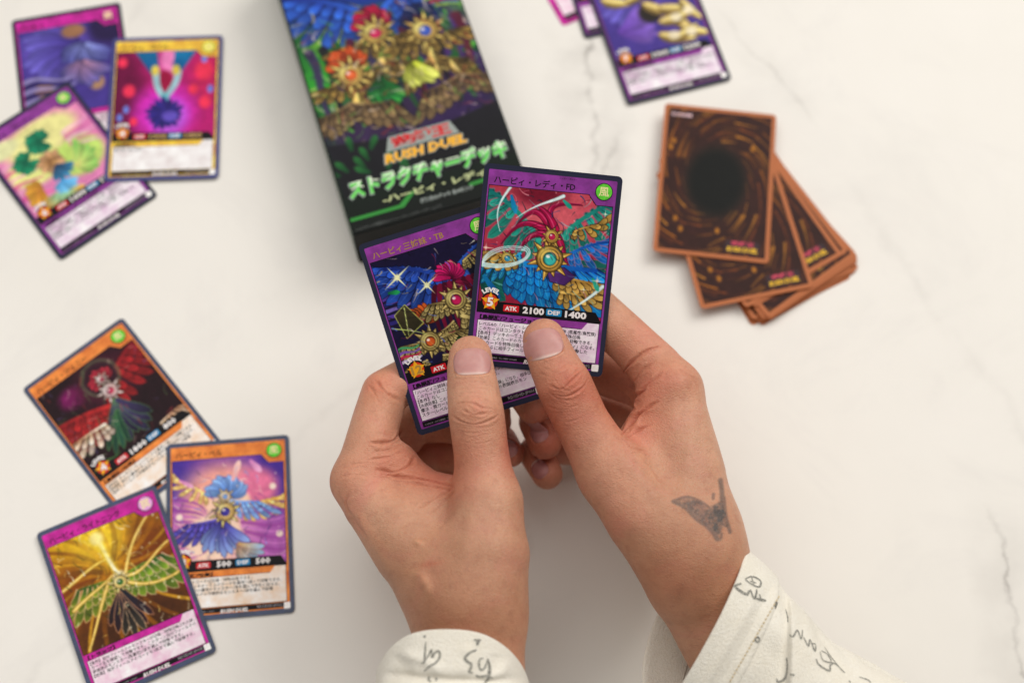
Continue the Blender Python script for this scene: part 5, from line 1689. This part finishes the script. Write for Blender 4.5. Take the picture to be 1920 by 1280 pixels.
def make_sleeve(label, up, low, deps, rn, bow_n, bow_f, cuff_mm, folds, strokes, dots, stitch_rows, step=None, wr_seed=0, sq=1.0):
    nr, nt = 150, 240
    U_ = smooth_path([(*a, d) for a, d in zip(up, deps)], nr)
    D_ = smooth_path([(*a, d) for a, d in zip(low, deps)], nr)
    A3 = np.array([P(*q) for q in U_])
    B3 = np.array([P(*q) for q in D_])
    C = (A3 + B3) / 2
    Hw = (A3 - B3) / 2
    s_mm = np.concatenate([[0], np.cumsum(np.linalg.norm(np.diff(C, axis=0), axis=1))])
    ax = unit(C[25] - C[0])
    nh = -CAM_D - ((-CAM_D) @ unit(Hw[0])) * unit(Hw[0])
    nh = unit(nh)
    th = np.linspace(0, 2 * math.pi, nt, endpoint=False)
    ct, st = np.cos(th), np.sin(th)
    pc = np.sign(ct) * np.abs(ct) ** sq
    ps = np.sign(st) * np.abs(st) ** sq
    Rn = np.interp(s_mm, [0, s_mm[-1]], rn)
    fade = np.exp(-s_mm / 45)
    bow = np.where(st > 0, bow_n, bow_f)[None, :] * np.abs(st)[None, :] * fade[:, None]
    S = C[:, None, :] + pc[None, :, None] * Hw[:, None, :] + (ps[None, :, None] * Rn[:, None, None]) * nh - bow[:, :, None] * ax

    def normals(G):
        gs = np.gradient(G, axis=0)
        gt = (np.roll(G, -1, 1) - np.roll(G, 1, 1))
        n_ = np.cross(gt, gs)
        n_ /= np.linalg.norm(n_, axis=2)[..., None] + 1e-9
        ctr = G.mean(1, keepdims=True)
        sg = np.sign(((G - ctr) * n_).sum(2).mean())
        return n_ * sg
    Nn = normals(S)
    # gentle drape: broad folds growing away from the cuff
    TH, SM = np.meshgrid(th, s_mm)
    dr = .8 * np.sin(2 * TH + .05 * SM + wr_seed) * np.clip(SM / 20, 0.25, 1) + .45 * np.sin(3 * TH - .09 * SM + 2 * wr_seed) * np.clip((SM - cuff_mm) / 15, 0, 1)
    nz = (vnoise(TH * 3.2 + 7, SM * .12 + 3, wr_seed) - .5) * 2.4 * np.clip((SM - cuff_mm * .6) / 12, .25, 1)
    S = S + Nn * (dr + nz)[..., None]
    px, py, dp = to_px(S.reshape(-1, 3))
    px, py = px.reshape(S.shape[:2]), py.reshape(S.shape[:2])
    near = np.clip(st * 3 + .3, 0, 1)[None, :]
    dd = np.zeros(S.shape[:2])
    for pts, wd, hgt in folds:
        d, t = poly_dist(px.ravel(), py.ravel(), catmull(pts, 4))
        dd += hgt * (np.exp(-(d / wd) ** 2) * np.clip(np.minimum(t, 1 - t) * 5 + .1, 0, 1)).reshape(dd.shape) * near
    if step is not None:
        pts, hgt, sharp, falloff = step
        xs = np.interp(py.ravel(), [p[1] for p in pts], [p[0] for p in pts]).reshape(py.shape)
        q = px - xs
        on = np.clip((py - pts[0][1]) / 30, 0, 1) * near
        dd += on * hgt * np.where(q > 0, np.exp(-q / falloff), 0) * np.clip(q / sharp, 0, 1) - on * 1.0 * np.exp(-((q + 4) / 9) ** 2)
    S = S + nh * dd[..., None]
    Nn = normals(S)
    band = np.clip((cuff_mm - SM) / .8, 0, 1)

    def tube(G, close_lip):
        """outer skin, rounded lip and 24 mm of lining"""
        out = [G[i] for i in range(G.shape[0] - 1, -1, -1)]
        n0 = normals(G)
        for a in (30, 70, 110, 150):
            r_ = .75
            out.append(G[0] - ax * r_ * math.sin(math.radians(a)) - n0[0] * r_ * (1 - math.cos(math.radians(a))))
        for i in range(0, min(60, G.shape[0]), 3):
            out.append(G[i] - n0[i] * 1.6)
        out = np.array(out)
        m_, n_ = out.shape[:2]
        idx = np.arange(m_ * n_).reshape(m_, n_)
        q = np.stack([idx[:-1], np.roll(idx, -1, 1)[:-1], np.roll(idx, -1, 1)[1:], idx[1:]], -1).reshape(-1, 4)
        return out.reshape(-1, 3), q
    kc = int(np.searchsorted(s_mm, cuff_mm)) if cuff_mm > 0 else 0
    bodyG = S[max(0, kc - 3):] if kc else S
    if kc:
        bo = S.copy()
        v = bo[kc - 4:].reshape(-1, 3)
        m_ = bo[kc - 4:].shape[0]
        idx = np.arange(m_ * nt).reshape(m_, nt)
        q = np.stack([idx[:-1], idx[1:], np.roll(idx, -1, 1)[1:], np.roll(idx, -1, 1)[:-1]], -1).reshape(-1, 4)
        me = mk_mesh('sleeve', v * MM, q, True)
        body = obj('sleeve', me, M_FAB, person)
        cg = (S + Nn * .9)[:kc + 1].copy()
        cg[-1] = (S + Nn * .1)[kc]
        cg[-2] = (S + Nn * .75)[kc - 1]
        v2, q2 = tube(cg, True)
        obj('cuff', mk_mesh('cuff', v2 * MM, q2, True), M_FAB, body)
        bv = BVHTree.FromPolygons(np.concatenate([v, v2]).tolist(), q.tolist() + (q2 + len(v)).tolist())
    else:
        v, q = tube(S, True)
        body = obj('sleeve', mk_mesh('sleeve', v * MM, q, True), M_FAB, person)
        bv = BVHTree.FromPolygons(v.tolist(), q.tolist())
    body['label'] = label

    def hit(x, y):
        o = Vector(CAM_O)
        d = Vector(unit(P(x, y, 500) - CAM_O))
        h = bv.ray_cast(o, d, 2000)
        if h[0] is None: return None
        p, n_ = np.array(h[0]), np.array(h[1])
        if n_ @ np.array(d) > 0: n_ = -n_
        return p, n_

    def ribbon(pts, wd, lift=.16):
        pl = catmull(pts, 6)
        hs = [hit(*q) for q in pl]
        vs, qs = [], []
        g = np.random.default_rng(int(pts[0][0]))
        run = []
        for i, h in enumerate(hs):
            if h is None: 
                run = []
                continue
            j = min(i + 1, len(hs) - 1)
            k = max(0, i - 1)
            if hs[j] is None or hs[k] is None:
                run = []
                continue
            tg = unit(hs[j][0] - hs[k][0])
            sd = np.cross(h[1], tg)
            w = .78 * wd * (.65 + .5 * math.sin(math.pi * i / (len(hs) - 1)) + g.uniform(-.12, .12))
            b = len(vs)
            vs += [h[0] + h[1] * lift + sd * w / 2, h[0] + h[1] * lift - sd * w / 2]
            if run: qs.append([run[0], b, b + 1, run[1]])
            run = [b, b + 1]
        return vs, qs
    for pts, wd in strokes:
        vs, qs = ribbon(pts, wd)
        if len(qs) < 2: continue
        obj('scribble', mk_mesh('scribble', np.array(vs) * MM, qs), M_SCRIB, body)
    for x, y, r, hole in dots:
        h = hit(x, y)
        if h is None: continue
        t1 = unit(np.cross(h[1], CAM_R)); t2 = np.cross(h[1], t1)
        n_ = 14
        o_ = [h[0] + h[1] * .2 + (t1 * math.cos(2 * math.pi * k / n_) + t2 * math.sin(2 * math.pi * k / n_)) * r for k in range(n_)]
        if hole:
            i_ = [h[0] + h[1] * .2 + (t1 * math.cos(2 * math.pi * k / n_) + t2 * math.sin(2 * math.pi * k / n_)) * r * .4 for k in range(n_)]
            obj('scribble_dot', mk_mesh('scribble_dot', np.array(o_ + i_) * MM, [[k, (k + 1) % n_, n_ + (k + 1) % n_, n_ + k] for k in range(n_)]), M_SCRIB, body)
        else:
            obj('scribble_dot', mk_mesh('scribble_dot', np.array(o_) * MM, [list(range(n_))]), M_SCRIB, body)
    for a, b, cnt in stitch_rows:
        vs, qs = [], []
        for k in range(cnt):
            t0, t1_ = (k + .12) / cnt, (k + .78) / cnt
            h0 = hit(a[0] + (b[0] - a[0]) * t0, a[1] + (b[1] - a[1]) * t0)
            h1 = hit(a[0] + (b[0] - a[0]) * t1_, a[1] + (b[1] - a[1]) * t1_)
            if h0 is None or h1 is None: continue
            tg = unit(h1[0] - h0[0]); sd = np.cross(h0[1], tg)
            base = len(vs)
            for f in (0, .25, .75, 1):
                c_ = h0[0] + (h1[0] - h0[0]) * f + h0[1] * (.02 + .34 * math.sin(math.pi * f))
                for aa in range(6):
                    vs.append(c_ + (sd * math.cos(aa * math.pi / 3) + h0[1] * math.sin(aa * math.pi / 3)) * .26)
            for r_ in range(3):
                for aa in range(6):
                    qs.append([base + r_ * 6 + aa, base + r_ * 6 + (aa + 1) % 6, base + r_ * 6 + 6 + (aa + 1) % 6, base + r_ * 6 + 6 + aa])
        if vs: obj('stitching', mk_mesh('stitching', np.array(vs) * MM, qs, True), M_THREAD, body)
    return body


def zl(p): return [(700 + x / 6, 1150 + y / 6) for x, y in p]
def zr(p): return [(1180 + x / 3.692, 980 + y / 3.692) for x, y in p]


l_str = [([(590, 315), (582, 430), (572, 540), (540, 555)], .9), ([(575, 540), (620, 470), (655, 405), (660, 490), (690, 440), (730, 420), (750, 460), (735, 510), (690, 560), (640, 585), (570, 645)], .95),
         ([(1160, 405), (1080, 440), (1030, 500), (1060, 540), (1100, 565), (1090, 620), (1075, 650), (1120, 662)], 1.2), ([(1235, 500), (1195, 512), (1190, 590), (1215, 632), (1255, 600), (1280, 520)], .9),
         ([(1285, 505), (1308, 600), (1300, 690), (1285, 735), (1255, 778)], 1.5), ([(1150, 690), (1200, 706), (1280, 695), (1340, 725)], .9), ([(1130, 292), (1170, 297), (1212, 294)], 1.0), ([(1190, 292), (1175, 320), (1165, 356)], 1.3),
         ([(635, 700), (618, 738), (650, 766)], .8), ([(705, 715), (710, 735), (704, 756)], .8)]
make_sleeve('cream sleeve on the scarred hand, its rounded edge lying over the wrist', [(992, 1290), (1000, 1340), (1008, 1390), (1015, 1460)], [(709, 1290), (705, 1340), (700, 1390), (694, 1460)], [547, 544, 541, 537],
            (35, 40), 30, -3, 0, [([(715, 1262), (800, 1272), (900, 1278), (1000, 1270)], 9, -1.6), ([(715, 1285), (850, 1292), (990, 1292)], 10, 1.8), ([(735, 1225), (760, 1250), (770, 1280)], 12, -.8), ([(930, 1225), (930, 1260)], 14, -.7), ([(745, 1222), (800, 1240), (830, 1262)], 10, 1.0), ([(870, 1205), (880, 1235), (860, 1265)], 12, .8), ([(960, 1240), (930, 1265), (900, 1275)], 9, 1.1)],
            [(zl(a), w) for a, w in l_str], [(796.5, 1192.5, .5, False)], [], None, 1, .8)
r_str = [([(800, 388), (850, 370), (908, 402), (896, 442), (840, 420), (802, 390)], .9), ([(846, 375), (862, 432)], .7), ([(835, 402), (880, 416)], .7), ([(775, 418), (732, 436), (768, 470), (812, 492), (832, 468), (816, 502)], 1.3),
         ([(838, 458), (862, 522), (878, 490), (882, 458)], 1.0), ([(876, 522), (910, 530), (948, 538)], 1.2), ([(898, 492), (912, 532)], .9), ([(1080, 595), (1094, 645), (1098, 685)], .7), ([(1112, 772), (1132, 786), (1162, 742), (1188, 800), (1198, 740)], .9),
         ([(1205, 790), (1238, 850), (1250, 808), (1282, 884), (1288, 840), (1258, 832)], .9), ([(1318, 890), (1340, 948), (1396, 962), (1370, 908), (1328, 884)], .7), ([(1292, 940), (1312, 980), (1382, 1022), (1390, 984), (1422, 972), (1490, 1036)], 1.0),
         ([(1350, 860), (1398, 930), (1450, 992)], .6), ([(1088, 930), (1094, 1000), (1078, 1070), (1032, 1100), (1020, 1075)], 1.0), ([(1115, 1046), (1142, 1052)], 1.0), ([(1590, 1065), (1650, 1085), (1670, 1106)], .8), ([(1520, 1088), (1530, 1106)], .8)]
make_sleeve('cream sleeve on the tattooed hand, stitched cuff with a fold behind it', [(1394, 1030), (1432, 1060), (1464, 1090), (1513, 1150), (1570, 1211), (1660, 1258), (1770, 1330)],
            [(1225, 1336), (1262, 1368), (1295, 1392), (1345, 1440), (1405, 1490), (1490, 1550), (1590, 1620)], [561, 561, 561, 560, 558, 556, 553], (26, 34), .5, 13, 17.5,
            [([(1432, 1075), (1400, 1145), (1340, 1250), (1300, 1320)], 7, .9), ([(1450, 1085), (1432, 1130), (1380, 1230), (1340, 1300)], 8, -.7), ([(1530, 1180), (1580, 1240), (1620, 1290)], 16, -1.2), ([(1500, 1170), (1520, 1230), (1530, 1290)], 14, 1.0)],
            [(zr(a), w) for a, w in r_str], [(1455, 1133, 1.5, False), (1419.8, 1198, 1.25, True)], [((1461, 1116), (1360, 1292), 26)], ([(1474, 1100), (1478, 1135), (1479, 1200), (1476, 1300)], 3.4, 3.0, 90), 3, .92)
